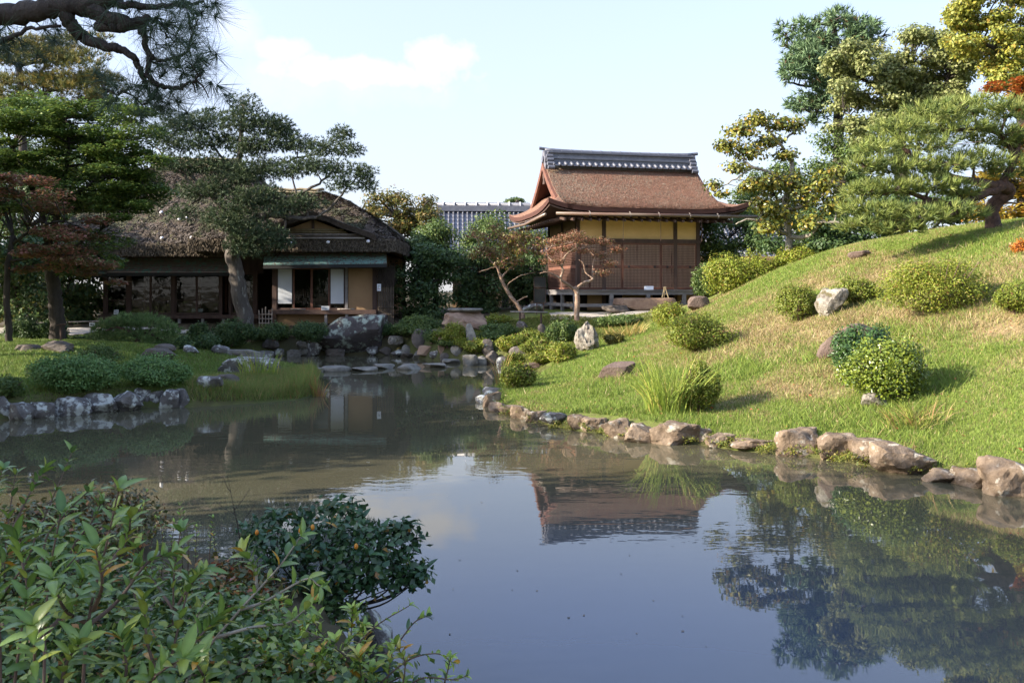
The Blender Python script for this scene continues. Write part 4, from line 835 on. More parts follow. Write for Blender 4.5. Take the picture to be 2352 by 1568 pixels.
# ---------------------------------------------------------------- foliage
def pal_pick(pal, n, r, jit=.22):
    cs = np.array([c for c, w in pal]); ws = np.array([w for c, w in pal], float); ws /= ws.sum()
    return cs[r.choice(len(cs), n, p=ws)] * r.uniform(1 - jit, 1 + jit, (n, 1))
def leaves_np(P, D, Nn, L, wd_, col, cup=.25):
    """leaf blades: P base, D direction, Nn rough normal, L length, wd_ half width factor -> 4 verts, 2 tris each"""
    n = len(P); S_ = unit(np.cross(D, Nn)); N2 = np.cross(S_, D)
    L = np.broadcast_to(np.asarray(L, float).reshape(-1, 1), (n, 1)); w = L * wd_
    mid = P + D * L * .48
    a = mid + S_ * w + N2 * w * cup; b = mid - S_ * w + N2 * w * cup; t = P + D * L
    V = np.stack([P, a, t, b], 1).reshape(-1, 3); k = np.arange(n)[:, None] * 4
    return V, np.concatenate([k + np.array([[0, 1, 2]]), k + np.array([[0, 2, 3]])]), np.repeat(col, 4, 0)
def needles_np(P, D, L, w, k, col, r, spread=.75):
    """tufts: k thin triangles round each direction"""
    n = len(P); P = np.repeat(P, k, 0); D = np.repeat(D, k, 0); col = np.repeat(col, k, 0) * r.uniform(.75, 1.25, (n * k, 1))
    d = unit(D + r.normal(0, spread, D.shape)); s = unit(np.cross(d, r.normal(size=d.shape))) * w
    Lr = L * r.uniform(.7, 1.15, (n * k, 1))
    V = np.stack([P + s, P - s, P + d * Lr], 1).reshape(-1, 3)
    return V, np.arange(len(V)).reshape(-1, 3), np.repeat(col, 3, 0)
def clump_points(c, rad, n, r, shellf=.45, flat=.0):
    d = unit(r.normal(size=(n, 3))); lum = .72 + .56 * vnoise(d * 1.6 + np.array(c) * 3.1, 1.0)
    q = (1 - shellf * r.random(n) ** 1.6)[:, None]; p = d * q * lum[:, None]
    if flat: p[:, 2] = np.where(p[:, 2] < 0, p[:, 2] * (1 - flat), p[:, 2])
    return np.array(c) + p * np.array(rad), d
def join(parts):
    V = []; Fc = []; C = []; o = 0
    for v, f, c in parts: V.append(v); Fc.append(f + o); C.append(c); o += len(v)
    return np.concatenate(V), np.concatenate(Fc), np.concatenate(C)
def limb_mesh(pts, r0, r1, k=5, n=8, wob=.0, seed=0, flare=0.0):
    P = spline(pts, k); r = random.Random(seed); m = len(P)
    for i in range(1, m - 1): P[i] = P[i] + Vector((r.uniform(-1, 1), r.uniform(-1, 1), r.uniform(-1, 1))) * wob
    R = [r0 + (r1 - r0) * (i / (m - 1)) ** .8 for i in range(m)]
    if flare: R[0] *= 1 + flare; R[1] *= 1 + flare * .35
    R = [x * r.uniform(.95, 1.05) for x in R]
    return P, R
def foliage(kind, c, rad, n, size, pal, r, shellf=.5, flat=.2):
    p, d = clump_points(c, rad, n, r, shellf, flat); col = pal_pick(pal, n, r)
    if kind == 'needle':
        D = unit(d * .6 + np.array((0, 0, .75)) + r.normal(0, .25, d.shape)); return needles_np(p, D, size, size * .045, 11, col, r, .5)
    if kind == 'layer':                                  # flat sprays (maple)
        Nn = unit(np.array((0, 0, 1.0)) + r.normal(0, .35, d.shape)); D = unit(np.cross(Nn, r.normal(size=d.shape)))
        return leaves_np(p, D, Nn, size * r.uniform(.7, 1.3, n), .45, col, .1)
    if kind == 'spray':                                  # drooping conifer / podocarp shoots
        D = unit(d + np.array((0, 0, .25)) + r.normal(0, .5, d.shape)); return needles_np(p, D, size, size * .10, 6, col, r, .55)
    Nn = unit(d + np.array((0, 0, .5)) + r.normal(0, .55, d.shape)); D = unit(np.cross(Nn, r.normal(size=d.shape)) + np.array((0, 0, -.15)))
    return leaves_np(p, D, Nn, size * r.uniform(.65, 1.3, n), .32, col)
_ts = [500]
def tree(name, label, limbs, clumps, kind, size, pal, bark, leafmat='leaf', cat='tree', group=None, twig_r=.03, dens=1.0, subtw=4, wob=.03, shellf=.55, flat=.25, pts_world=False):
    """limbs: [(points, r0, r1)], the first is the trunk; clumps: [(centre, (rx, ry, rz), leaf count)]"""
    _ts[0] += 1; r = np.random.default_rng(_ts[0]); R_ = random.Random(_ts[0])
    if kind in ('broad', 'layer'): size *= .70; dens *= 1.75
    b0 = Vector(limbs[0][0][0]); gz = zg(b0.x, b0.y)
    if b0.z > gz - .12: limbs = [([Vector((b0.x, b0.y, gz - .2))] + list(limbs[0][0][1 if b0.z < gz + .15 else 0:]), limbs[0][1], limbs[0][2])] + list(limbs[1:])
    t = thing(name, label, cat, (b0.x, b0.y, min(b0.z, gz)), group); samples = []
    for i, (pts, r0, r1) in enumerate(limbs):
        P, R = limb_mesh(pts, r0, r1, 5, 8, wob, _ts[0] * 31 + i, .5 if i == 0 else 0)
        MB().tube(P, R, 9 if i == 0 else 7).build('trunk' if i == 0 else 'limb', bark, t, True)
        samples += [(p, q) for p, q in zip(P, R)][(len(P) // 2 if i == 0 else 0):]
    tw = MB(); fol = []
    for c, rad, n in clumps:
        c = Vector(c); best = min(samples, key=lambda s: (s[0] - c).length + (1.2 * max(0, s[0].z - c.z)))
        a = best[0]; mid = a.lerp(c, .5) + Vector((R_.uniform(-1, 1), R_.uniform(-1, 1), R_.uniform(-.3, 1))) * .12 * (c - a).length
        r0 = min(best[1] * .7, twig_r * (1 + (c - a).length * .25)); P = spline([a, mid, c], 4); m = len(P)
        tw.tube(P, [r0 + (r0 * .3 - r0) * i / (m - 1) for i in range(m)], 5)
        for k in range(subtw):
            e = c + Vector((R_.gauss(0, .5) * rad[0], R_.gauss(0, .5) * rad[1], R_.uniform(-.2, .75) * rad[2])); s = P[R_.randrange(m // 2, m)]
            tw.tube(spline([s, s.lerp(e, .5) + Vector((0, 0, .08 * rad[2])), e], 2), [r0 * .4, r0 * .32, r0 * .25, r0 * .18, r0 * .12][:5] , 4, False)
        fol.append(foliage(kind, c, rad, max(8, int(n * dens)), size, pal, r, shellf, flat))
    tw.build('twigs', bark, t, True, 'stuff')
    V, Fc, C = join(fol); put('crown', np_mesh('crown', V, Fc, C), leafmat, t, 'stuff')
    return t
def pix_clumps(lst, n_per=1.0):
    """(u, v, d, ru, rv, n[, rd]) -> clumps"""
    out = []
    for q in lst:
        u, v, d, ru, rv, n = q[:6]; rx, rz = ru / F * d, rv / F * d; out.append((W(u, v, d), (rx, q[6] if len(q) > 6 else rx * .85, rz), int(n * n_per)))
    return out
def fill_clumps(u0, u1, v0, v1, d, dd, cnt, ru, n, seed, ell=True):
    r = random.Random(seed); out = []; cu, cv = (u0 + u1) / 2, (v0 + v1) / 2
    while len(out) < cnt:
        u, v = r.uniform(u0, u1), r.uniform(v0, v1)
        if ell and ((u - cu) / (u1 - u0) * 2) ** 2 + ((v - cv) / (v1 - v0) * 2) ** 2 > 1: continue
        out.append((u, v, d + r.uniform(-dd, dd), ru * r.uniform(.7, 1.25), ru * r.uniform(.5, .85), n))
    return pix_clumps(out)
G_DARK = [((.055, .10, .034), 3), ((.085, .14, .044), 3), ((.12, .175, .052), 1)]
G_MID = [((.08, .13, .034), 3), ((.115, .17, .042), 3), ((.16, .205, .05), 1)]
G_AZ = [((.145, .19, .024), 3), ((.21, .25, .032), 3), ((.20, .19, .035), 1), ((.17, .085, .03), .3)]
G_AZ2 = [((.18, .23, .024), 3), ((.26, .29, .034), 3), ((.29, .25, .05), 1), ((.20, .10, .03), .25)]
G_LEFT = [((.11, .21, .06), 3), ((.16, .27, .075), 3), ((.22, .32, .10), 1)]
Y_LEAF = [((.28, .24, .04), 3), ((.20, .21, .035), 4), ((.32, .20, .035), .7), ((.11, .14, .03), 3)]
RED = [((.34, .14, .10), 3), ((.38, .18, .11), 2), ((.24, .17, .07), 2.5), ((.13, .16, .05), 2)]

def bush(name, label, u0, u1, vt, vb, pal, n, leaf, d=None, group=None, cat='shrub', lm='leaf', depth=.85, up=0.0, kind='broad', shoots=10):
    _ts[0] += 1; r = np.random.default_rng(_ts[0]); R_ = random.Random(_ts[0])
    leaf *= .62; n = int(n * 2.2)
    b = hit((u0 + u1) / 2, vb) if d is None else W((u0 + u1) / 2, vb, d)
    w = (u1 - u0) / F * b.y / 2; h = (vb - vt) / F * b.y; dp = w * depth
    c = Vector((b.x, b.y + dp * .55, zg(b.x, b.y + dp * .55) if d is None else b.z)); top = CH - (vt - HV) / F * (c.y)
    hh = max(top - c.z, h * .8)
    t = thing(name, label, cat, c, group)
    st = MB()
    for k in range(9):
        a = R_.uniform(0, 6.28); q = R_.uniform(.3, .9); e = c + Vector((math.cos(a) * w * q, math.sin(a) * dp * q, hh * R_.uniform(.45, .85)))
        st.tube(spline([c + Vector((math.cos(a) * .05, math.sin(a) * .05, -.06)), c.lerp(e, .5) + Vector((0, 0, -.05 * hh)), e], 3), [.022 + .006 * (hh > 1)] * 1 + [.018, .015, .013, .011, .008, .006], 5, False)
    st.build('stems', 'twig', t, True, 'stuff')
    cl = []
    # lumpy dome: one body and a crust of small heads
    cl.append((c + Vector((0, 0, hh * .42)), (w * .80, dp * .80, hh * .46), int(n * .42)))
    m = 30
    for k in range(m):
        a = 6.283 * (k + R_.random()) / m * 1.0; e = math.asin(R_.uniform(-.1, .95)); q = R_.uniform(.5, .86); hs = R_.uniform(.55, 1.15)
        cl.append((c + Vector((math.cos(a) * math.cos(e) * w * q, math.sin(a) * math.cos(e) * dp * q, hh * (.36 + .42 * math.sin(e)))), (w * .30 * hs, dp * .30 * hs, hh * .24 * hs), int(n * .62 / m * hs)))
    for k in range(shoots):
        a = R_.uniform(0, 6.283); q = R_.uniform(.2, .95); zz = hh * (.40 + .55 * math.sqrt(1 - q * q)); cl.append((c + Vector((math.cos(a) * w * q * .95, math.sin(a) * dp * q, zz)), (leaf * 1.1, leaf * 1.1, leaf * 1.8), 12))
    V, Fc, C = join([foliage(kind, cc, rad, max(6, nn), leaf, pal, r, .5, .0) for cc, rad, nn in cl])
    rel = V - np.array(c); fac = .70 + .62 * fbm(unit(rel * np.array((1 / w, 1 / dp, 1 / hh))) * 1.0 + _ts[0] * 1.7, 1.5, 3); V = np.array(c) + rel * np.stack([fac, fac, .55 + .45 * fac], -1)
    zmin = glook(GZ, V[:, 0], V[:, 1]) + .01; V[:, 2] = np.maximum(V[:, 2], zmin)
    put('foliage', np_mesh('foliage', V, Fc, C), lm, t, 'stuff'); return t
# ---------------------------------------------------------------- shrubs on the mound
AZ = 'azaleas on the grassy mound'
bush('azalea', 'rounded azalea in the middle of the slope facing the pavilion', 1527, 1690, 712, 812, G_AZ, 5200, .07, group=AZ)
bush('azalea', 'small bright azalea on the mound crest before the stone step', 1495, 1590, 692, 752, G_AZ2, 3000, .075, group=AZ)
bush('azalea', 'azalea left of the pale cleft rock', 1787, 1895, 648, 740, G_AZ, 3800, .065, group=AZ)
bush('azalea', 'low reddish azalea above the pale cleft rock', 1925, 2035, 632, 700, G_AZ, 3200, .065, group=AZ)
bush('azalea', 'largest spreading azalea high on the slope', 2055, 2315, 583, 728, G_AZ2, 8500, .062, group=AZ)
bush('azalea', 'azalea cut off by the picture edge on the slope', 2295, 2420, 645, 725, G_AZ, 3600, .06, group=AZ)
bush('leafy_bush', 'dark glossy holly-like bush in front of the brown leaning rock', 1918, 2075, 742, 870, [((.05, .105, .028), 3), ((.075, .14, .034), 2)], 4600, .075, lm='leaf_gloss', cat='bush', shoots=26)
bush('leafy_bush', 'bright yellow green bush over the small pale rock', 1958, 2170, 772, 930, [((.15, .21, .025), 3), ((.21, .25, .03), 3), ((.10, .15, .025), 1)], 5600, .075, lm='leaf_gloss', cat='bush', shoots=24)
bush('azalea', 'azalea behind the tall iris clump near the water', 1560, 1668, 822, 950, G_AZ, 4800, .055, group=AZ)
bush('azalea', 'waterside azalea at the tip of the mound', 1146, 1235, 828, 895, G_AZ, 3200, .07, group=AZ)
bush('azalea', 'low bright azalea beside the white weathered rock', 1250, 1330, 785, 835, G_AZ2, 2600, .08, group=AZ)
bush('azalea', 'small azalea behind the white weathered rock', 1385, 1440, 762, 792, [((.16, .16, .03), 3), ((.24, .19, .05), 2)], 1500, .085, group=AZ)
bush('hedge', 'broad sunlit azalea hedge behind the crest of the mound', 1625, 1800, 572, 690, G_AZ2, 7000, .11, d=27.5, cat='hedge')
bush('hedge', 'second sunlit azalea hedge running up behind the crest', 1770, 1930, 565, 640, G_AZ2, 5000, .11, d=27.5, cat='hedge')
bush('hedge', 'dark green shrub against the pavilion corner', 1592, 1660, 600, 690, G_MID, 3200, .12, d=32, cat='shrub')
FARB = 'shrubs around the far stepping stones'
for (u0, u1, vt, vb, pal, n, lab, d) in [
    (1370, 1500, 722, 752, G_MID, 3000, 'low spreading green shrub below the gravel path', None), (1250, 1330, 730, 790, G_MID, 3000, 'round dark azalea right of the bamboo rail', None),
    (1135, 1190, 745, 775, G_MID, 1900, 'small dome azalea left of the bamboo rail', None), (1170, 1265, 755, 795, G_AZ, 2600, 'reddish azalea mound before the bamboo rail', None),
    (1140, 1200, 775, 815, G_AZ2, 2000, 'bright azalea behind the black peaked rock', None), (1195, 1270, 775, 820, G_AZ, 2600, 'azalea right of the black peaked rock', None),
    (1010, 1075, 748, 812, G_AZ2, 2600, 'bright clipped bush beside the standing stone', None), (1095, 1165, 760, 792, G_MID, 2000, 'low azalea right of the standing stone', None),
    (915, 1015, 720, 770, G_MID, 3200, 'fresh green shrub mass right of the lichen boulder', None), (900, 970, 735, 792, G_MID, 2400, 'leafy shrub above the pale ledge stone', None),
    (868, 905, 765, 800, G_DARK, 1400, 'small dark shrub at the edge of the lichen boulder', None), (1110, 1180, 722, 742, G_AZ2, 1500, 'yellow low groundcover shrub beside the flat boulder', 31.5),
    (1040, 1080, 785, 818, G_AZ2, 1200, 'tiny bright bush below the standing stone', None), (1060, 1130, 795, 832, G_AZ, 1800, 'low azalea sprawling over the squat block', None), (1105, 1175, 740, 768, G_MID, 1600, 'low dome azalea beyond the standing stone', None), (970, 1015, 775, 808, G_MID, 1300, 'small leafy bush above the brown flat rock', None), (1290, 1375, 752, 778, G_MID, 1500, 'flat green azalea left of the white weathered rock', None), (1215, 1290, 808, 838, G_AZ2, 1700, 'bright azalea climbing beside the low dark rock', None), (1150, 1215, 805, 845, G_AZ, 1600, 'azalea at the water behind the mound tip', None), (1080, 1150, 728, 750, G_AZ2, 1200, 'yellowish azalea right of the flat boulder', None), (930, 1000, 772, 800, G_MID, 1500, 'leafy bush between the dark rocks of the far shore', None), (985, 1050, 758, 792, G_AZ, 1500, 'olive azalea below the massive flat boulder', None), (890, 950, 752, 782, G_MID, 1300, 'green bush draped over the pale ledge', None), (1075, 1140, 782, 815, G_AZ2, 1500, 'bright low azalea under the standing stone', None), (1000, 1060, 800, 826, G_MID, 1000, 'small green bush at the waterline by the tan stone', None), (850, 905, 720, 752, G_DARK, 1300, 'dark bush behind the top of the lichen boulder', None)]:
    bush('azalea', lab, u0, u1, vt, vb, pal, n, .095, d=d, group=FARB)
LB = 'shaded shrubs in front of the thatched house'
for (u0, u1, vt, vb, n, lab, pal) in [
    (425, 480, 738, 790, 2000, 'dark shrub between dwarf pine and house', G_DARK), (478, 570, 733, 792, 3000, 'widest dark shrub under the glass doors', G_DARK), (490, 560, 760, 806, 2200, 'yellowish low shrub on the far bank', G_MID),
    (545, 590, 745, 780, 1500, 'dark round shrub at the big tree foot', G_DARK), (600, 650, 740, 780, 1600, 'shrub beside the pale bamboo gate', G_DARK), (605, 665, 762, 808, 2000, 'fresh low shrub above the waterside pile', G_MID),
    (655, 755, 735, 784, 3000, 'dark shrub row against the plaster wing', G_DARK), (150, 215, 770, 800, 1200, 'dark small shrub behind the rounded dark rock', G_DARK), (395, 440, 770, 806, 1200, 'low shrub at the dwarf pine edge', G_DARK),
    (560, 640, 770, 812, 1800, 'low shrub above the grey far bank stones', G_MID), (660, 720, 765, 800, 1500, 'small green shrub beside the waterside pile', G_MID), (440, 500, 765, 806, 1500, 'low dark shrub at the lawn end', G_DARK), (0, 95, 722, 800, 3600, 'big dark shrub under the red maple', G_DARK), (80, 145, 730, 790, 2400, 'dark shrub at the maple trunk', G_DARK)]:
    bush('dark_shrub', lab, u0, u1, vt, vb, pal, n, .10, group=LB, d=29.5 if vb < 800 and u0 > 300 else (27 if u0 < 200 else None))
AL = 'azaleas on the shaded lawn'
bush('azalea', 'large pale green azalea above the lichen bank stones', 40, 250, 812, 922, G_LEFT, 7500, .075, group=AL, lm='leaf', shoots=40)
bush('azalea', 'second pale green azalea near the blocky dark rock', 240, 428, 812, 900, G_LEFT, 6500, .075, group=AL, shoots=36)
bush('azalea', 'darker azalea behind the two pale ones', 150, 270, 792, 840, G_MID, 2600, .08, group=AL)
bush('azalea', 'dull azalea at the picture edge beside the bank stones', -60, 45, 870, 935, G_MID, 3000, .07, group=AL)

# ---------------------------------------------------------------- grass
def turf(name, label, n, pick, h, w, cols, seed, kind='stuff', lean=.5):
    r = np.random.default_rng(seed); xy = pick(r, n); x, y = xy[:, 0], xy[:, 1]; s = glook(sd, x, y); ok = s < -.12; x, y = x[ok], y[ok]; n = len(x); z = glook(GZ, x, y)
    dist = np.sqrt(x * x + y * y); sc = np.clip(dist / 14, .8, 2.4)[:, None]
    hh = h * r.uniform(.5, 1.35, (n, 1)) * (1 + .25 * (sc - 1)); ww = w * r.uniform(.7, 1.3, (n, 1)) * sc
    a = r.uniform(0, 6.283, n); side = np.stack([np.cos(a), np.sin(a), a * 0], -1) * ww
    ln = r.normal(0, lean, (n, 2)) * hh; tip = np.stack([x, y, z], -1) + np.concatenate([ln, hh], 1); B = np.stack([x, y, z - .008], -1)
    C = cols(x, y, r)
    o = link(name, np_mesh(name, np.stack([B + side, B - side, tip], 1).reshape(-1, 3), np.arange(3 * n).reshape(-1, 3), np.repeat(C, 3, 0)), 'grass'); o['kind'] = kind; o['label'] = label; o['category'] = 'grass'; return o
def tri_pick(poly_xy, weight):
    P = np.array(poly_xy); lo, hi = P.min(0), P.max(0)
    def f(r, n):
        out = []; tot = 0
        while tot < n:
            m = min(n, 120000); q = r.uniform(lo, hi, (m, 2)); ins = np.zeros(m, bool)
            for i in range(len(P)):
                a, b = P[i], P[(i + 1) % len(P)]; c = (a[1] > q[:, 1]) != (b[1] > q[:, 1]); ins ^= c & (q[:, 0] < (b[0] - a[0]) * (q[:, 1] - a[1]) / (b[1] - a[1] + 1e-9) + a[0])
            q = q[ins]; ins = r.random(len(q)) < weight(q[:, 0], q[:, 1]); out.append(q[ins]); tot += ins.sum()
        return np.concatenate(out)[:n]
    return f
def hill_cols(x, y, r):
    d = np.clip(glook(dr, x, y) + r.normal(0, .16, len(x)), 0, 1)[:, None]; n = len(x)
    gcol = pal_pick([((.17, .245, .042), 3), ((.235, .30, .058), 3), ((.13, .20, .04), 1)], n, r); bcol = pal_pick([((.35, .265, .13), 3), ((.27, .185, .095), 2), ((.47, .38, .21), 1.4), ((.28, .26, .08), 1.6)], n, r)
    return np.where(r.random((n, 1)) < d, bcol, gcol)
hill_poly = [(-.6, 16.2), (1.5, 14.2), (3, 12.8), (4.6, 11.4), (6, 9.6), (8, 8.4), (13, 12), (14.5, 24), (9, 28), (5.5, 29), (3.5, 27.5), (1.4, 25.0), (.8, 22.5), (-.4, 19.5)]
turf('grass', 'short sunlit turf with green and straw coloured blades on the mound', 470000, tri_pick(hill_poly, lambda x, y: np.clip(1.25 - (y - 9) / 22, .3, 1) * (np.abs(x) < y * .78 + 1.6) * np.where(fbm(np.stack([x, y, x * 0 + 9], -1), 1.3, 3) + .35 * glook(dr, x, y) > .80, .35, 1)), .052, .0054, hill_cols, 1)
turf('grass', 'taller tussocks in the lower turf of the mound', 26000, tri_pick(hill_poly, lambda x, y: (fbm(np.stack([x, y, x * 0], -1), 1.1) > .53) * np.clip(1.1 - glook(dr, x, y), .1, 1) * np.clip((22 - y) / 8, 0, 1)), .13, .007, hill_cols, 2, lean=.6)
def left_cols(x, y, r): return pal_pick([((.14, .21, .045), 3), ((.19, .26, .055), 3), ((.21, .20, .08), .8)], len(x), r)
turf('grass', 'soft green shaded lawn turf', 90000, tri_pick([(-15, 16), (-9, 15.8), (-6.5, 17.6), (-5, 20), (-5.6, 23.5), (-8.5, 26), (-10, 28), (-16, 28)], lambda x, y: (np.abs(x) < y * .64 + .5) * 1.0), .06, .008, left_cols, 3)
turf('grass', 'thin lawn turf between pond stones and gravel path', 42000, tri_pick([(.6, 24.8), (1.8, 25), (4.5, 28), (5.5, 31), (2, 32.6), (-1, 32.2), (-3, 31.2), (-2, 29), (0, 27)], lambda x, y: x * 0 + 1.0), .06, .009, lambda x, y, r: pal_pick([((.12, .16, .03), 3), ((.18, .2, .04), 2), ((.2, .16, .06), 1)], len(x), r), 4)
def reed_cols(x, y, r): return pal_pick([((.16, .22, .05), 3), ((.21, .25, .065), 3), ((.30, .25, .10), 1.3), ((.34, .17, .06), .3)], len(x), r)
turf('reed_grass', 'fine yellowish reed grass on the low shaded spit', 26000, tri_pick([S(428, 934), S(520, 931), S(620, 924), S(700, 917), S(738, 905), S(733, 878), (-5.0, 23.4), (-6.3, 22), (-7.0, 19)], lambda x, y: x * 0 + 1.0), .15, .006, reed_cols, 5, lean=.35)
turf('reed_grass', 'taller rushes at the tip of the low spit', 1500, tri_pick([S(640, 921), S(720, 913), S(738, 900), S(733, 878), (-5.3, 22.4)], lambda x, y: x * 0 + 1.0), .34, .007, reed_cols, 6, lean=.2)
# moss and small ferns in the joints of the mound edging
r = np.random.default_rng(41); fo = []
for k in range(190):
    i = r.integers(0, len(RIGHT_SHORE) - 1); a, b = np.array(S(*RIGHT_SHORE[i])), np.array(S(*RIGHT_SHORE[i + 1])); q = a + (b - a) * r.random(); out = np.array(((b - a)[1], -(b - a)[0])); out = out / np.linalg.norm(out) * (1 if out[0] > 0 else -1)
    p = q + out * r.uniform(-.12, .22); fo.append(foliage('broad', (p[0], p[1], r.uniform(.01, .16)), (.09, .09, .045), 40, .028, [((.20, .21, .03), 3), ((.13, .17, .03), 2), ((.27, .22, .05), 1)], r, .9, 0))
o = link('bank_moss', np_mesh('bank_moss', *join(fo)), 'leaf'); o['kind'] = 'stuff'; o['label'] = 'yellow green moss along the waterline of the mound edging'; o['category'] = 'moss'
# fallen leaves on the slope
n = 2600; xy = tri_pick(hill_poly, lambda x, y: x * 0 + 1.0)(r, n); a = r.uniform(0, 6.28, n); D = np.stack([np.cos(a), np.sin(a), r.normal(.1, .3, n)], -1); P = np.stack([xy[:, 0], xy[:, 1], zground(xy[:, 0], xy[:, 1]) + .045], -1)
V, Fc, C = leaves_np(P, unit(D), unit(np.array((0, 0, 1.0)) + r.normal(0, .4, (n, 3))), .05 * r.uniform(.5, 1.3, n), .35, pal_pick([((.35, .16, .07), 2), ((.42, .10, .05), 1), ((.50, .40, .2), 2), ((.2, .11, .06), 2)], n, r), .2)
o = link('fallen_leaves', np_mesh('fallen_leaves', V, Fc, C), 'leaf'); o['kind'] = 'stuff'; o['label'] = 'dry fallen leaves scattered over the mound turf'; o['category'] = 'leaves'
def blade_clump(name, label, u, v, n, h, spread, cols, seed, cat='plant', droop=.5, w=.012):
    """long arching blades (iris, sedge); every blade a bent strip"""
    r = np.random.default_rng(seed); b = hit(u, v); t = thing(name, label, cat, b); parts = []
    a = r.uniform(0, 6.283, n); q = np.sqrt(r.random(n)) * spread; base = np.stack([b.x + np.cos(a) * q, b.y + np.sin(a) * q * .6 + .15, a * 0], -1); base[:, 2] = zground(base[:, 0], base[:, 1]) - .02
    az = a + r.normal(0, .7, n); out = np.stack([np.cos(az), np.sin(az), az * 0], -1); L = h * r.uniform(.55, 1.1, n); dr_ = droop * r.uniform(.2, 1.5, n)
    K = 5; side = np.stack([-np.sin(az + 1.2), np.cos(az + 1.2), az * 0], -1); V = []
    for k in range(K):
        s = k / (K - 1); p = base + out * (L * dr_ * s ** 1.8)[:, None] + np.array((0, 0, 1.0)) * (L * (s - .38 * dr_ * s ** 2.6))[:, None]
        ww = w * (1 - .85 * s ** 2); V += [p - side * ww, p + side * ww]
    V = np.stack(V, 1); C = np.repeat(pal_pick(cols, n, r)[:, None], 2 * K, 1)
    idx_ = np.arange(n)[:, None, None] * 2 * K + np.array([[2 * k, 2 * k + 1, 2 * k + 3, 2 * k + 2] for k in range(K - 1)])[None]
    put('blades', np_mesh('blades', V.reshape(-1, 3), idx_.reshape(-1, 4), C.reshape(-1, 3)), 'grass', t, 'stuff'); return t
IRIS = [((.22, .30, .05), 4), ((.30, .36, .06), 3), ((.42, .34, .10), 1)]
blade_clump('iris_clump', 'tall clump of iris blades on the lower slope', 1545, 955, 230, 1.0, .42, IRIS, 21, droop=.5, w=.009)
blade_clump('sedge_clump', 'dry straw coloured sedge below the yellow green bush', 2120, 985, 140, .42, .42, [((.24, .26, .05), 3), ((.38, .29, .12), 2), ((.30, .16, .07), 1)], 22, droop=1.0, w=.008)
blade_clump('rush_clump', 'upright rushes behind the dark stone on the spit', 590, 872, 90, .75, .45, IRIS, 23, droop=.35, w=.012)
blade_clump('rush_clump', 'rusty rushes at the very end of the spit', 728, 912, 60, .62, .14, [((.25, .24, .06), 2), ((.40, .20, .08), 2)], 24, droop=.3, w=.010)
blade_clump('sedge_clump', 'dry grass tuft behind the white weathered rock', 1440, 775, 120, .5, .6, [((.30, .24, .06), 2), ((.42, .32, .12), 2)], 25, droop=.6, w=.014)
blade_clump('rush_clump', 'few brown rushes in the water at the mound tip', 1150, 880, 26, .75, .12, [((.25, .22, .06), 2), ((.35, .2, .08), 2)], 26, droop=.35, w=.010)

# ---------------------------------------------------------------- trees right of the pavilion
def PX(lst): return [W(*p) for p in lst]
PINE = [((.19, .235, .055), 3), ((.26, .295, .08), 3), ((.13, .18, .05), 2)]
d = 21.5
pl = [(PX([(2285, 522, 22), (2280, 480, 22), (2318, 440, 21.8), (2300, 424, 21.6)]), .20, .15),
      (PX([(2300, 428, 21.6), (2260, 445, 21.4), (2200, 470, 21), (2140, 462, 20.8), (2080, 478, 20.6)]), .15, .05),
      (PX([(2300, 428, 21.6), (2250, 420, 21.4), (2150, 395, 21.3), (2085, 350, 21), (2075, 330, 21)]), .13, .04),
      (PX([(2085, 390, 21.3), (2060, 368, 21), (2000, 380, 20.9), (1965, 370, 20.8)]), .08, .03),
      (PX([(2300, 425, 21.6), (2330, 360, 21.7), (2280, 300, 21.8), (2180, 300, 21.6), (2100, 290, 21.4)]), .11, .03),
      (PX([(2330, 360, 21.7), (2352, 300, 22), (2400, 260, 22)]), .1, .04),
      (PX([(2140, 462, 20.8), (2070, 440, 20.8), (2010, 450, 20.8), (1975, 445, 20.7)]), .07, .02),
      (PX([(2230, 462, 21), (2170, 500, 20.6), (2090, 508, 20.4)]), .06, .02)]
pc = [(2080, 300, 21.4, 75, 26, 150), (2150, 262, 21.6, 75, 26, 170), (2230, 250, 21.8, 80, 26, 170), (2310, 262, 21.9, 70, 28, 150), (2200, 300, 21.6, 80, 26, 160), (2120, 335, 21.2, 70, 26, 150), (2290, 318, 21.8, 70, 28, 150),
      (2010, 345, 21, 50, 20, 90), (2060, 385, 20.9, 70, 24, 140), (1985, 385, 20.8, 45, 20, 80), (2150, 385, 21, 75, 25, 160), (2235, 370, 21.4, 70, 26, 150), (2320, 385, 21.6, 60, 28, 130),
      (1990, 440, 20.7, 50, 22, 100), (2060, 435, 20.8, 65, 24, 140), (2140, 430, 20.8, 65, 24, 150), (2200, 440, 21, 50, 22, 110), (2020, 490, 20.5, 60, 22, 120), (2100, 500, 20.4, 65, 22, 130), (2170, 490, 20.6, 60, 22, 120), (1965, 480, 20.6, 35, 16, 50), (2230, 492, 20.9, 40, 18, 70), (2350, 330, 22, 50, 40, 120), (1970, 520, 20.5, 45, 14, 50), (2060, 528, 20.4, 60, 12, 60)]
tree('garden_pine', 'broad leaning pine with layered needle pads on the mound crest', pl, pix_clumps([q[:3] + (q[3] * 1.05, q[4] * .95) + q[5:] for q in pc], 1.05), 'needle', .24, PINE, 'bark_pine', 'needle', twig_r=.04, subtw=5, wob=.03)
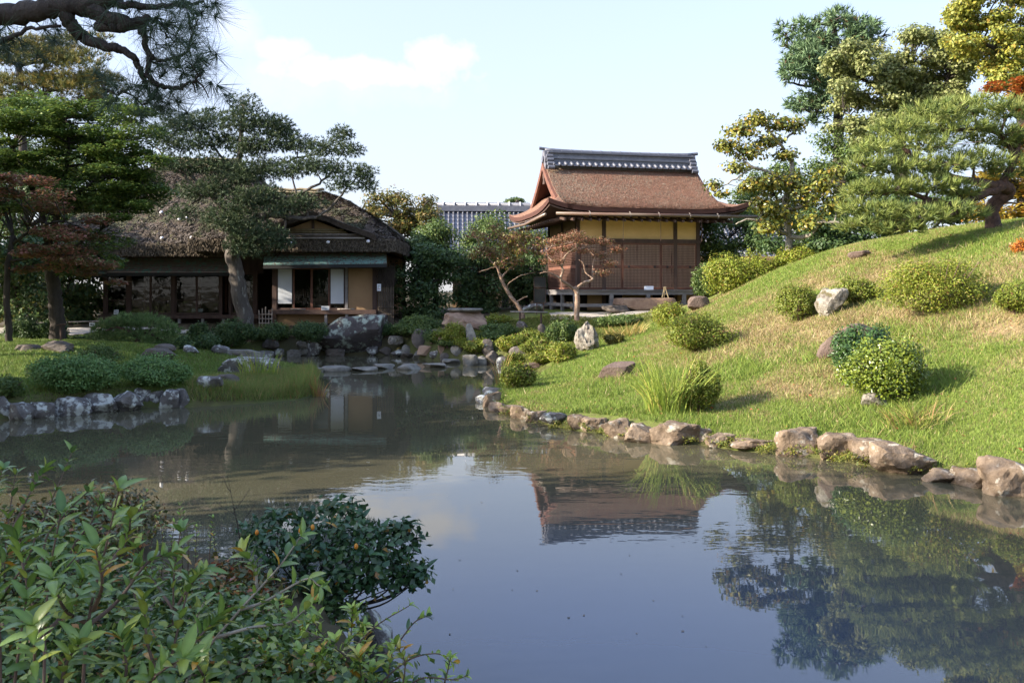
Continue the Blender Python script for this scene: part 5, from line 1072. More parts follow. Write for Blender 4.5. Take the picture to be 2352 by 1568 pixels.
# magnolia with yellowing leaves
ml = [(PX([(1812, 590, 28.5), (1812, 520, 28.5), (1805, 470, 28.4), (1812, 430, 28.3)]), .13, .10), (PX([(1812, 440, 28.3), (1790, 405, 28), (1730, 385, 27.8), (1700, 360, 27.8)]), .08, .03),
      (PX([(1812, 430, 28.3), (1818, 370, 28.4), (1790, 330, 28.4), (1760, 290, 28.4)]), .09, .03), (PX([(1790, 330, 28.4), (1830, 300, 28.5), (1850, 275, 28.5)]), .05, .02), (PX([(1805, 485, 28.4), (1850, 470, 28), (1895, 440, 27.8), (1920, 400, 27.8)]), .08, .03),
      (PX([(1812, 545, 28.5), (1860, 540, 28), (1890, 510, 27.6), (1960, 515, 27.4), (1990, 495, 27.3)]), .09, .03), (PX([(1812, 540, 28.5), (1770, 520, 28.2), (1720, 505, 28), (1690, 515, 28)]), .07, .02), (PX([(1730, 385, 27.8), (1690, 410, 27.6), (1640, 440, 27.5)]), .04, .015)]
mc = [(1740, 275, 28.4, 42, 20, 260), (1700, 300, 28, 40, 22, 230), (1790, 285, 28.4, 42, 20, 240), (1830, 290, 28.5, 25, 25, 130), (1670, 335, 27.8, 35, 20, 190), (1760, 325, 28.3, 45, 22, 240), (1720, 350, 27.9, 45, 22, 240), (1805, 355, 28.3, 35, 22, 170), (1690, 385, 27.8, 35, 16, 150),
      (1640, 425, 27.5, 22, 14, 80), (1655, 445, 27.5, 22, 8, 45), (1735, 425, 27.7, 35, 22, 160), (1770, 420, 28, 45, 30, 330), (1820, 420, 28.2, 40, 32, 270), (1755, 470, 28, 35, 28, 240), (1790, 485, 28.2, 45, 30, 300), (1850, 450, 28, 40, 34, 260), (1895, 420, 27.8, 35, 40, 220), (1915, 470, 27.8, 38, 34, 220), (1765, 520, 28.1, 35, 24, 200), (1860, 510, 27.8, 45, 24, 220), (1920, 395, 27.8, 22, 22, 90), (1705, 430, 27.7, 16, 14, 40)]
tree('magnolia', 'yellowing broadleaf tree with pale branches beside the pavilion roof', ml, pix_clumps(mc), 'broad', .20, Y_LEAF, 'bark_silver', 'leaf_gloss', twig_r=.03, subtw=4, shellf=.85)
# tall conifer
tl_ = [(PX([(1925, 560, 40), (1928, 400, 40), (1925, 250, 40), (1922, 120, 40), (1915, 60, 40)]), .42, .10), (PX([(1922, 150, 40), (1880, 128, 39.8), (1840, 140, 39.6)]), .12, .04), (PX([(1924, 180, 40), (1870, 200, 39.6), (1810, 190, 39.4)]), .1, .04), (PX([(1920, 110, 40), (1970, 90, 40), (2005, 80, 40)]), .1, .03), (PX([(1925, 240, 40), (1880, 260, 39.6), (1840, 250, 39.4)]), .1, .03)]
tcl = fill_clumps(1800, 2010, 40, 130, 40, 1.2, 22, 34, 46, 3) + fill_clumps(1790, 1920, 110, 250, 39.6, 1.0, 22, 30, 46, 4) + fill_clumps(1850, 1900, 225, 280, 39.5, .5, 4, 20, 26, 5) + pix_clumps([(2000, 62, 40, 20, 12, 26), (1850, 60, 40, 24, 18, 40), (1900, 45, 40, 25, 16, 40)])
tree('tall_conifer', 'tall blue green conifer standing highest against the sky', tl_, tcl, 'spray', .36, [((.125, .20, .095), 3), ((.165, .24, .115), 2), ((.16, .10, .05), .2)], 'bark_dark', 'needle', twig_r=.05, subtw=3)
bl = [(PX([(2070, 430, 36), (2065, 300, 36), (2055, 240, 36)]), .34, .22), (PX([(2055, 245, 36), (2090, 215, 36), (2095, 150, 36)]), .18, .06), (PX([(2055, 245, 36), (2010, 200, 35.6), (1960, 170, 35.4)]), .14, .05), (PX([(2060, 260, 36), (2130, 240, 36), (2180, 180, 36)]), .13, .05), (PX([(2060, 300, 36), (1990, 290, 35.5), (1940, 260, 35.4)]), .1, .04)]
bc = fill_clumps(2000, 2245, 72, 225, 36, 1.5, 50, 32, 220, 6) + fill_clumps(1890, 2070, 100, 335, 35.6, 1.5, 52, 30, 210, 7) + fill_clumps(2060, 2230, 190, 300, 36, 1.5, 20, 34, 220, 8)
tree('camphor_tree', 'olive green broadleaf tree filling the space behind the pine', bl, bc, 'broad', .21, [((.23, .26, .09), 3), ((.30, .32, .12), 3), ((.16, .20, .07), 2), ((.38, .38, .18), .8)], 'bark_dark', 'leaf', twig_r=.05, shellf=.8)
yl = [(PX([(2360, 480, 33), (2350, 300, 33), (2330, 150, 33)]), .3, .15), (PX([(2335, 160, 33), (2280, 110, 32.6), (2220, 80, 32.4)]), .12, .04)]
tree('golden_tree', 'golden yellow tree at the upper picture corner', yl, fill_clumps(2190, 2440, -60, 195, 33, 1.8, 50, 38, 260, 9) + fill_clumps(2165, 2260, 20, 80, 32.6, .8, 10, 24, 120, 10), 'broad', .19, [((.37, .34, .055), 3), ((.29, .31, .055), 3), ((.22, .26, .055), 2.5), ((.40, .27, .05), .5)], 'bark_dark', twig_r=.05, shellf=.8)
tree('red_maple', 'orange red maple showing between the pine and the golden tree', [(PX([(2380, 480, 29), (2370, 330, 29), (2345, 230, 29)]), .14, .06)], fill_clumps(2268, 2420, 185, 250, 29, .8, 12, 26, 200, 11) + fill_clumps(2310, 2400, 290, 400, 29, .8, 10, 26, 150, 12), 'layer', .16, [((.45, .12, .03), 3), ((.40, .20, .04), 2), ((.28, .09, .03), 1)], 'bark_dark', twig_r=.03)
tree('yellow_maple', 'yellow maple foliage glowing behind the pine trunk', [(PX([(2345, 515, 26), (2350, 470, 26), (2335, 420, 26)]), .09, .05)], fill_clumps(2225, 2430, 390, 520, 26.5, .8, 26, 30, 190, 13), 'layer', .15, [((.42, .29, .04), 3), ((.34, .28, .045), 3), ((.42, .20, .04), 1)], 'bark_dark', twig_r=.03)
bush('dwarf_maple', 'tiny orange shrub at the picture edge on the crest', 2330, 2380, 552, 582, [((.5, .2, .03), 2), ((.4, .12, .03), 1)], 500, .07)
BK = 'evergreens behind the pavilion'
for i, (u0, u1, v0, v1, dd, lab, pal) in enumerate([(1600, 1760, 490, 610, 38, 'dark evergreen under the overhanging pavilion eave', G_MID), (1740, 1960, 480, 600, 33, 'dense dark evergreen behind the yellowing magnolia', G_DARK), (1930, 2330, 455, 575, 28, 'dark low evergreen thicket under the pine', G_DARK), (1680, 1900, 380, 520, 40, 'mid green tree seen through the magnolia', G_MID), (1870, 2010, 300, 480, 37, 'grey green tree between conifer and pine', G_MID), (1860, 2040, 505, 600, 29, 'dark shrub filling the gap below the magnolia limbs', G_DARK)]):
    c = (u0 + u1) / 2
    tree('evergreen', lab, [(PX([(c, v1 + 60, dd), (c + 5, v1 - 20, dd), (c - 8, (v0 + v1) / 2, dd)]), .16, .06)], fill_clumps(u0, u1, v0, v1, dd, 1.3, 26, 36, 190, 40 + i), 'broad', .19, pal, 'bark_dark', group=BK, twig_r=.04, shellf=.8)

# ---------------------------------------------------------------- trees between the two buildings
tree('autumn_tree', 'tall brownish yellow tree beside the thatched gable', [(PX([(900, 720, 44), (905, 600, 44), (915, 500, 44)]), .25, .1), (PX([(905, 560, 44), (960, 490, 44), (985, 460, 44)]), .09, .03)], fill_clumps(830, 940, 440, 600, 44, 1.5, 22, 32, 170, 14) + fill_clumps(900, 1010, 445, 600, 44, 1.5, 22, 30, 150, 15), 'broad', .22, [((.15, .15, .03), 3), ((.20, .15, .045), 2), ((.24, .15, .04), 1), ((.09, .11, .03), 2)], 'bark_dark', twig_r=.05, shellf=.9)
MIDG = 'evergreens between the two buildings'
for i, (u0, u1, v0, v1, dd, lab, pal, bs) in enumerate([(885, 1060, 560, 735, 36.5, 'dense dark evergreen beside the bamboo fence', G_DARK, 740), (950, 1045, 520, 650, 39, 'taller mid green evergreen below the tile roof', G_MID, 735), (1050, 1170, 560, 715, 38, 'dark evergreen behind the flat boulder', G_DARK, 735), (1150, 1262, 590, 715, 40, 'dark evergreen behind the black notice board', G_DARK, 730), (1080, 1240, 490, 610, 42, 'yellow green tree top in front of the tile roof', G_MID, 720), (1165, 1210, 450, 490, 58, 'small distant tree top above the tile roof', G_MID, 600)]):
    c = (u0 + u1) / 2
    tree('evergreen', lab, [(PX([(c, bs, dd), (c + 5, v1 - 20, dd), (c - 8, (v0 + v1) / 2, dd)]), .16, .06)], fill_clumps(u0, u1, v0, v1, dd, 1.3, 30 if i < 5 else 6, 36 if i < 5 else 14, 190, 60 + i), 'broad', .19, pal, 'bark_dark', group=MIDG, twig_r=.04, shellf=.7)
# crape myrtles: contorted pale limbs, sparse rusty leaves
CR = [((.24, .10, .05), 3), ((.30, .15, .08), 2), ((.17, .12, .05), 1.5), ((.12, .14, .04), .5)]
d = 31.6
def Q(lst, dd=d): return [W(u, v, dd + (o[0] if o else 0)) for (u, v, *o) in lst]
cm = [(Q([(1325, 712), (1326, 690), (1325, 672), (1318, 660)]), .15, .12), (Q([(1318, 664), (1300, 650, -.2), (1288, 640, -.3), (1293, 620, -.3), (1285, 605, -.4)]), .095, .05), (Q([(1322, 664), (1340, 650, .1), (1362, 640, .2), (1362, 615, .2), (1368, 590, .3), (1390, 582, .3), (1410, 578, .3)]), .09, .03),
      (Q([(1288, 640, -.3), (1270, 630, -.4), (1255, 625, -.5), (1240, 628, -.5)]), .05, .02), (Q([(1285, 605, -.4), (1268, 598, -.4), (1258, 585, -.4), (1262, 575, -.3)]), .055, .025), (Q([(1290, 615, -.3), (1298, 590, -.3), (1310, 575, -.2), (1318, 562, -.2)]), .055, .025),
      (Q([(1362, 640, .2), (1345, 625, .4), (1340, 605, .4), (1330, 596, .4)]), .045, .018), (Q([(1310, 575, -.2), (1340, 570, 0), (1370, 562, .1), (1400, 548, .2)]), .04, .015), (Q([(1285, 605, -.4), (1300, 585, -.6), (1320, 570, -.7)]), .04, .018), (Q([(1365, 600, .2), (1395, 600, 0), (1415, 608, -.1)]), .03, .012), (Q([(1262, 575, -.3), (1275, 555, -.3), (1290, 545, -.3)]), .035, .012), (Q([(1368, 590, .3), (1350, 572, .5), (1345, 555, .5)]), .035, .012)]
cc_ = [(1275, 555, d - .3, 28, 13, 90), (1310, 545, d - .3, 32, 13, 110), (1345, 552, d + .2, 32, 13, 100), (1385, 555, d + .2, 28, 13, 80), (1415, 572, d + .2, 24, 12, 70), (1262, 580, d - .3, 20, 11, 60), (1300, 570, d - .4, 30, 12, 80), (1340, 575, d, 28, 11, 60), (1380, 585, d + .2, 26, 11, 50), (1400, 605, d, 22, 11, 45), (1280, 600, d - .5, 22, 10, 40), (1385, 625, d - .1, 24, 12, 50), (1325, 535, d, 20, 9, 40), (1250, 600, d - .4, 14, 9, 25)]
tree('crape_myrtle', 'small contorted crape myrtle with rusty leaves before the lattice doors', [(p, a * .72, b * .72) for p, a, b in cm], pix_clumps(cc_, 2.6), 'broad', .10, CR, 'bark_pale', twig_r=.016, subtw=12, wob=.012, shellf=.9)
d2 = 32.4
def Q2(lst): return [W(u, v, d2 + (o[0] if o else 0)) for (u, v, *o) in lst]
cm2 = [(Q2([(1200, 722), (1190, 702), (1172, 680), (1155, 650), (1148, 630)]), .13, .085), (Q2([(1148, 630), (1140, 612), (1128, 600), (1118, 585)]), .07, .025), (Q2([(1150, 640), (1165, 622), (1182, 608), (1200, 595)]), .06, .02), (Q2([(1185, 694), (1200, 685), (1212, 680)]), .05, .02), (Q2([(1172, 680), (1165, 660), (1175, 645), (1200, 632), (1230, 625)]), .04, .015), (Q2([(1182, 608), (1188, 585), (1200, 570)]), .04, .015), (Q2([(1140, 612), (1120, 618), (1100, 625)]), .03, .012), (Q2([(1145, 625), (1150, 600), (1158, 580)]), .04, .015)]
cc2 = fill_clumps(1070, 1250, 520, 605, d2, .8, 22, 24, 95, 17) + pix_clumps([(1120, 570, d2, 40, 22, 120), (1175, 560, d2, 40, 22, 120), (1215, 545, d2, 35, 20, 120), (1240, 575, d2 - .3, 22, 20, 70)])
tree('crape_myrtle', 'leaning crape myrtle with orange green leaves left of the pavilion', [(p, a * .72, b * .72) for p, a, b in cm2], cc2, 'broad', .12, [((.22, .13, .06), 3), ((.16, .15, .04), 2), ((.25, .2, .03), 2), ((.28, .10, .07), 1)], 'bark_pale', twig_r=.016, subtw=10, wob=.012, shellf=.9)

# ---------------------------------------------------------------- the big podocarp before the house
POD = [((.058, .088, .043), 3), ((.085, .12, .056), 3), ((.12, .145, .068), 1)]
d = 31.5
pt = [(Q([(568, 752), (555, 690), (545, 640), (535, 585), (532, 530)]), .34, .25), (Q([(532, 540), (520, 500), (505, 470), (480, 440), (440, 420), (415, 395)]), .20, .05), (Q([(532, 535), (540, 480), (548, 420), (550, 350), (556, 280), (560, 235)]), .22, .04),
      (Q([(540, 540), (580, 505, -.3), (620, 495, -.5), (680, 500, -.7), (728, 500, -.8)]), .17, .06), (Q([(728, 500, -.8), (765, 470, -.8), (800, 430, -.8), (830, 400, -.8)]), .06, .02), (Q([(545, 470), (600, 465, -.4), (650, 455, -.6), (700, 440, -.7), (740, 415, -.7), (770, 385, -.7)]), .11, .03),
      (Q([(505, 470), (520, 430, .4), (540, 400, .6), (500, 350, .6), (480, 310, .6)]), .09, .03), (Q([(480, 440), (430, 400), (385, 370), (360, 340)]), .07, .025), (Q([(550, 350), (600, 330), (650, 300), (680, 285)]), .07, .02), (Q([(548, 420), (600, 390), (660, 370), (720, 355), (780, 325)]), .08, .02), (Q([(480, 440), (440, 470), (410, 500)]), .06, .02)]
pcl = [(560, 245, d, 28, 26, 55), (545, 280, d, 42, 26, 80), (590, 285, d, 40, 26, 80), (630, 285, d, 34, 18, 60), (480, 275, d + .5, 40, 22, 70), (440, 290, d + .3, 40, 24, 75), (400, 285, d, 32, 24, 60), (650, 300, d, 30, 16, 50), (680, 330, d, 40, 20, 70), (620, 330, d, 45, 22, 90), (570, 340, d, 40, 24, 90), (510, 320, d + .5, 40, 22, 80), (455, 330, d, 42, 22, 80), (395, 330, d, 34, 22, 60), (365, 310, d, 22, 20, 35),
       (740, 340, d - .3, 36, 18, 60), (785, 310, d - .5, 24, 16, 40), (800, 345, d - .6, 28, 14, 45), (720, 380, d - .6, 40, 20, 75), (770, 390, d - .7, 36, 18, 55), (830, 395, d - .8, 28, 16, 45), (845, 425, d - .8, 18, 16, 30), (790, 425, d - .8, 32, 16, 45), (670, 390, d - .4, 38, 20, 70), (610, 390, d, 45, 26, 100), (560, 400, d - .3, 42, 28, 100), (500, 380, d, 42, 24, 85), (440, 380, d, 40, 22, 75), (390, 375, d, 32, 18, 50),
       (560, 460, d - .5, 45, 28, 110), (610, 450, d - .5, 40, 22, 85), (500, 430, d - .2, 40, 24, 85), (445, 440, d, 38, 20, 65), (650, 480, d - .6, 45, 18, 70), (700, 465, d - .7, 40, 18, 60), (550, 510, d - .6, 45, 25, 110), (600, 535, d - .7, 45, 24, 95), (640, 555, d - .7, 30, 18, 50), (510, 500, d - .4, 38, 24, 80), (420, 490, d, 30, 16, 40), (575, 570, d - .7, 38, 22, 70), (545, 560, d - .7, 26, 20, 50)]
tree('podocarp_tree', 'old spreading yew-like tree with leaning trunk before the thatched house', pt, pix_clumps([q[:3] + (q[3] * 1.25, q[4] * 1.3) + q[5:] for q in pcl], 6.2), 'spray', .14, POD, 'bark_grey', 'needle', twig_r=.045, subtw=6, wob=.04, shellf=.85)

# ---------------------------------------------------------------- left grove in view
GM = [((.085, .145, .034), 3), ((.125, .19, .042), 3), ((.22, .27, .055), 1.4)]
lm_ = [(PX([(132, 752, 27), (128, 690, 27), (120, 640, 27), (110, 560, 27)]), .26, .18), (PX([(110, 570, 27), (140, 480, 26.8), (200, 430, 26.6), (260, 400, 26.4), (310, 380, 26.2)]), .12, .03), (PX([(112, 560, 27), (90, 470, 27), (60, 400, 27), (30, 340, 27)]), .12, .04), (PX([(140, 480, 26.8), (150, 400, 26.8), (160, 330, 26.8), (150, 270, 26.8)]), .10, .03), (PX([(120, 620, 27), (180, 560, 26.6), (230, 530, 26.4)]), .08, .03), (PX([(118, 600, 27), (60, 560, 26.8), (0, 540, 26.6)]), .09, .03)]
def layers(u0, u1, v0, v1, d, cnt, ru, n, seed):
    r = random.Random(seed); out = []
    for k in range(cnt): q = r.uniform(.7, 1.3); out.append((r.uniform(u0, u1), r.uniform(v0, v1), d + r.uniform(-1.3, 1.3), ru * q, ru * q * r.uniform(.22, .34), n))
    return pix_clumps(out)
tree('green_maple', 'big dark green maple spreading beside the house roof', lm_, layers(-10, 330, 235, 490, 26.8, 110, 46, 290, 30) + layers(60, 300, 222, 310, 27, 18, 42, 240, 31) + layers(200, 375, 290, 470, 26.4, 26, 40, 240, 34) + layers(150, 280, 470, 640, 26.4, 14, 40, 230, 35), 'layer', .125, GM, 'bark_dark', twig_r=.04, subtw=3, flat=0)
tree('red_tinged_maple', 'dull red tinged maple overhanging the shaded path', [(PX([(20, 760, 25), (15, 650, 25), (30, 540, 25)]), .12, .07), (PX([(30, 560, 25), (90, 520, 24.6), (150, 510, 24.4), (200, 530, 24.2)]), .05, .02), (PX([(25, 600, 25), (90, 590, 24.6), (150, 585, 24.4)]), .05, .02)], layers(-20, 140, 405, 520, 24.8, 14, 40, 220, 32) + layers(110, 225, 500, 550, 24.3, 8, 36, 230, 36) + layers(20, 190, 565, 625, 24.5, 11, 38, 240, 33) + layers(190, 265, 590, 650, 24.6, 5, 30, 160, 37), 'layer', .12, RED, 'bark_dark', twig_r=.03, subtw=3, flat=0)
tree('back_pine', 'tall back pine with sunlit yellow pads behind the maple', [(PX([(60, 700, 42), (55, 450, 42), (50, 250, 42), (40, 90, 42)]), .35, .12), (PX([(50, 230, 42), (130, 205, 42), (210, 190, 42), (260, 195, 42)]), .12, .04), (PX([(45, 150, 42), (120, 140, 42), (200, 135, 42)]), .1, .03), (PX([(52, 300, 42), (140, 275, 42), (230, 260, 42)]), .1, .03)], layers(-10, 240, 85, 160, 42, 24, 40, 75, 38) + layers(-10, 265, 165, 260, 42, 30, 42, 75, 39) + layers(190, 265, 170, 245, 41.8, 8, 26, 45, 52), 'needle', .3, [((.20, .19, .05), 3), ((.30, .23, .06), 2), ((.09, .12, .04), 3)], 'bark_dark', 'needle', twig_r=.05, subtw=4, flat=0)
LG = 'dark trees filling the shaded grove'
for i, (u0, u1, v0, v1, dd, lab) in enumerate([(-60, 110, 300, 470, 50, 'tall grove tree far behind the back pine'), (60, 260, 340, 500, 48, 'grove tree far behind the green maple'), (-40, 120, 540, 740, 33, 'dark evergreen deep in the shaded grove at the picture edge'), (90, 250, 600, 750, 36, 'dark evergreen behind the path rail'), (-20, 160, 420, 620, 38, 'backlit grove tree behind the red tinged maple'), (150, 330, 420, 600, 42, 'dark grove tree touching the thatched roof end')]):
    c = (u0 + u1) / 2
    tree('grove_tree', lab, [(PX([(c, 765, dd), (c + 6, v1, dd), (c - 5, (v0 + v1) / 2, dd)]), .2, .08)], fill_clumps(u0, u1, v0, v1, dd, 1.6, 34, 40, 190, 80 + i), 'broad', .2, G_DARK + [((.17, .16, .04), .9)], 'bark_dark', group=LG, twig_r=.04, shellf=.8)
# dwarf pine on the lawn
dn = 25.0
dpn = [(Q([(300, 812), (306, 795), (318, 780), (310, 765)], dn), .09, .06), (Q([(312, 770), (290, 758, -.2), (265, 752, -.2), (240, 760, -.2)], dn), .05, .02), (Q([(312, 768), (335, 765, -.1), (360, 775, -.1), (385, 785, 0)], dn), .05, .02), (Q([(310, 765), (315, 750, .2), (330, 742, .2)], dn), .04, .02), (Q([(306, 790), (260, 788, -.2), (230, 792, -.2)], dn), .03, .015)]
dpc = [(u, v, dn, ru, rv, n) for (u, v, ru, rv, n) in [(310, 733, 50, 13, 120), (270, 745, 42, 14, 110), (350, 742, 45, 14, 110), (235, 760, 28, 14, 80), (385, 760, 30, 15, 90), (290, 765, 40, 12, 80), (340, 770, 40, 12, 80), (250, 780, 36, 12, 80), (390, 785, 30, 13, 80), (345, 790, 34, 10, 60), (290, 790, 36, 9, 60), (215, 778, 18, 9, 30)]]
tree('dwarf_pine', 'low wide cushion shaped pine on the shaded lawn', dpn, pix_clumps(dpc, 2.2), 'needle', .13, [((.12, .20, .065), 3), ((.17, .25, .085), 3), ((.22, .28, .11), 1)], 'bark_pine', 'needle', twig_r=.025, subtw=4, wob=.015)
# ---------------------------------------------------------------- trees left of and behind the viewer that shade the near bank and the lawn
def shade_tree(label, x, y, h, cr, seed, proto={}):
    if 'me' not in proto:
        r = np.random.default_rng(900); cl = []
        for k in range(60):
            d_ = unit(r.normal(size=3)); cl.append((np.array((0, 0, .66)) + d_ * np.array((.36, .36, .28)) * r.uniform(.35, 1), np.array((.15, .15, .12)), 190))
        proto['me'] = np_mesh('crown', *join([foliage('broad', c, rd, n, .035, G_MID, r, .8, .1) for c, rd, n in cl])); proto['me'].materials.append(M['leaf'])
        tk = MB().tube([(0, 0, -.03), (.01, 0, .2), (-.01, .01, .45), (0, 0, .75)], [.035, .024, .018, .006], 9)
        for a in range(6): tk.tube([(0, 0, .32 + .05 * a), (.15 * math.cos(a * 1.9), .15 * math.sin(a * 1.9), .5 + .05 * a), (.28 * math.cos(a * 1.9), .28 * math.sin(a * 1.9), .6 + .04 * a)], [.012, .008, .003], 6)
        proto['tk'] = tk.mesh('trunk', True); proto['tk'].materials.append(M['bark_dark'])
    t = thing('shade_tree', label, 'tree', (x, y, zg(x, y)), 'shade trees outside the view', rotz=seed * 1.3)
    for nm in ('tk', 'me'):
        o = bpy.data.objects.new('trunk' if nm == 'tk' else 'crown', proto[nm]); COL.objects.link(o); o.parent = t; o.scale = (cr, cr, h)
        if nm == 'me': o['kind'] = 'stuff'
    return t
for i, (x, y, h, cr) in enumerate([(-14, 10.6, 7.2, 7.0), (-14.5, 13.4, 7.2, 7.5), (-15, 16.6, 7.0, 7.5), (-16.5, 20, 7.4, 7.5), (-18.5, 23.5, 8, 8), (-21, 27.5, 8.0, 8.5), (-23, 32, 7.5, 8), (-8.5, 2.4, 7.2, 6.5), (-11, 5.2, 7.4, 6)]):
    shade_tree(f'broad shade tree outside the picture, {ORD[i]} counting from the pond inlet', x, y, h, cr, i)
for i, (x, y, h, cr) in enumerate([(4, -22, 7, 9), (14, -19, 7, 9), (-5, -24, 7, 10), (-20, 2, 7, 7), (-27, 5, 8, 8), (-32, 12, 9, 9), (-25, -5, 8, 8), (-19, -7, 7, 8)]):
    shade_tree(f'tree behind the viewer on the near shore, {ORD[i]} along the bank', x, y, h, cr, 10 + i)

# ---------------------------------------------------------------- overhanging pine bough
dn = 3.1
def N(lst): return [W(u, v, dn + (o[0] if o else 0)) for (u, v, *o) in lst]
op = thing('overhanging_pine', 'dark pine bough with long needles hanging into the sky', 'tree', (-5.2, 2.6, zg(-5.2, 2.6)))
MB().tube(spline([(-5.2, 2.6, .5), (-5.1, 2.7, 1.8), (-4.6, 2.8, 2.9), (-3.4, 2.95, 3.4), W(-60, 30, 3.1)], 5), [.22 - .0085 * i for i in range(21)], 10).build('trunk', 'bark_pine', op, True)
def boughs(pts, r0, r1, w=.006, k=6):
    P, R = limb_mesh(N(pts), r0, r1, k, 8, w, int(pts[0][0]) + 7); MB().tube(P, R, 8).build('bough', 'bark_dark', op, True); return P  # boughs barked darker than the trunk, their shade put into the colour
BP = [boughs([(-70, 32), (0, 36), (70, 28), (140, 18), (210, 10), (270, -10)], .042, .034), boughs([(150, 30), (175, 70), (205, 95), (250, 108), (275, 112), (310, 138), (325, 170), (335, 195)], .028, .008),
      boughs([(225, 60), (270, 62), (300, 58)], .02, .022), boughs([(200, 20), (260, 45), (310, 55), (340, 40)], .035, .016), boughs([(320, 50), (330, 80), (340, 130), (342, 180), (380, 200), (420, 205)], .014, .006), boughs([(342, 175), (365, 195), (400, 205), (440, 190), (460, 175)], .008, .004), boughs([(340, 125), (370, 140), (400, 135), (430, 120)], .008, .004), boughs([(270, 10), (350, 15), (420, 12), (465, 5)], .016, .005), boughs([(330, 40), (380, 60), (380, 90)], .008, .004), boughs([(335, 195), (345, 225), (330, 240)], .006, .004), boughs([(300, 200), (270, 215), (240, 205)], .005, .003), boughs([(0, 98), (60, 70), (140, 60)], .010, .005)]
tu = [(470, 10, 200, -.1), (455, 45, 160, -.2), (425, 20, 150, 0), (380, 30, 150, 0), (415, 70, 140, .1), (400, 100, 140, 0), (450, 100, 120, -.1), (440, 130, 150, 0), (400, 130, 130, .1), (460, 160, 160, 0), (430, 180, 150, .1), (400, 205, 170, 0), (345, 230, 200, 0), (330, 245, 160, .1), (375, 235, 140, 0), (270, 215, 160, 0), (235, 200, 120, .1), (450, 215, 150, 0), (345, 180, 90, 0), (300, 45, 120, 0), (330, 60, 90, 0), (360, 100, 80, .1), (60, 62, 150, 0), (100, 68, 150, .1), (30, 80, 120, .1), (130, 60, 90, 0), (10, 100, 110, 0), (250, 20, 110, 0), (220, 55, 70, -.1), (380, 165, 90, .1), (425, 140, 90, -.1), (350, 20, 100, 0), (480, 225, 60, 0), (300, 215, 90, 0), (455, 65, 90, .1), (390, 55, 90, 0)]
r = np.random.default_rng(71); parts = []; tw = MB(); R_ = random.Random(71); allp = [p for P in BP for p in P]
for (u, v, n, o) in tu:
    c = W(u, v, dn + o); near_ = min(allp, key=lambda p: (p - c).length); tw.tube(spline([near_, near_.lerp(c, .55) + Vector((0, 0, .01)), c], 4), [.0045, .004, .0035, .003, .003, .0025, .0025, .002, .002], 5, False)
    for q in range(4):
        cc = np.array(c) + r.normal(0, .035, 3); out = unit(np.array(c - near_) + r.normal(0, .03, 3) + np.array((0, 0, -.012))); k = n // 3
        parts.append(needles_np(cc[None], out[None], .125, .0010, k, np.array([(.055, .09, .05)]) * R_.uniform(.7, 1.35), r, .95))
tw.build('twigs', 'bark_dark', op, True, 'stuff'); V, Fc, C = join(parts); put('needles', np_mesh('needles', V, Fc, C), 'needle', op, 'stuff')

# ---------------------------------------------------------------- foreground bank plants; large leaves are parts of their own
def leaf_mesh(name, L, w, cols, curl, fold, seed):
    r = np.random.default_rng(seed); K = 7; V = []; C = []
    for k in range(K):
        s = k / (K - 1); x = s * L; hw = w * (math.sin(math.pi * min(1, s * .93 + .03)) ** .8) * (1 - .25 * s) if 0 < k < K - 1 else w * .04
        z = -curl * L * s * s + .04 * L * math.sin(3.1 * s)
        V += [(x, -hw, z + hw * fold), (x, 0, z), (x, hw, z + hw * fold)]; c = np.array(cols) * (1 + .12 * (r.random() - .5)); C += [c, c * 1.35 + .01, c]
    Fc = []
    for k in range(K - 1):
        a = 3 * k; Fc += [(a, a + 1, a + 4, a + 3), (a + 1, a + 2, a + 5, a + 4)]
    me = np_mesh(name, np.array(V), np.array(Fc), np.array(C), True); me.materials.append(M['leaf_gloss']); return me
def place_leaf(t, me, p, direc, upv, s):
    x = Vector(direc).normalized(); z = Vector(upv) - x * x.dot(Vector(upv)); z = z.normalized() if z.length > 1e-5 else Vector((0, 1, 0)); y = z.cross(x)
    o = bpy.data.objects.new('leaf', me); COL.objects.link(o); o.parent = t
    m = Matrix((x, y, z)).transposed().to_4x4(); m.translation = Vector(p) - Vector(t.location); o.matrix_local = m @ Matrix.Scale(s, 4); return o
BL = [leaf_mesh('leaf', .070, .0145, c, cu, fo, i) for i, (c, cu, fo) in enumerate([((.12, .20, .036), .18, .25), ((.165, .25, .042), .05, .35), ((.08, .145, .034), .30, .2), ((.26, .31, .055), .12, .3), ((.135, .21, .04), .42, .15)])]
YL_ = leaf_mesh('leaf', .075, .014, (.42, .22, .02), .3, .3, 9)
GL = [leaf_mesh('leaf', .080, .0135, c, cu, fo, 20 + i) for i, (c, cu, fo) in enumerate([((.045, .105, .036), .15, .35), ((.065, .135, .044), .3, .3), ((.034, .085, .034), .05, .4)])]
YG = [leaf_mesh('leaf', .062, .013, c, cu, fo, 30 + i) for i, (c, cu, fo) in enumerate([((.23, .33, .045), .2, .3), ((.31, .40, .06), .1, .35), ((.17, .26, .04), .3, .3), ((.40, .36, .07), .2, .3)])]
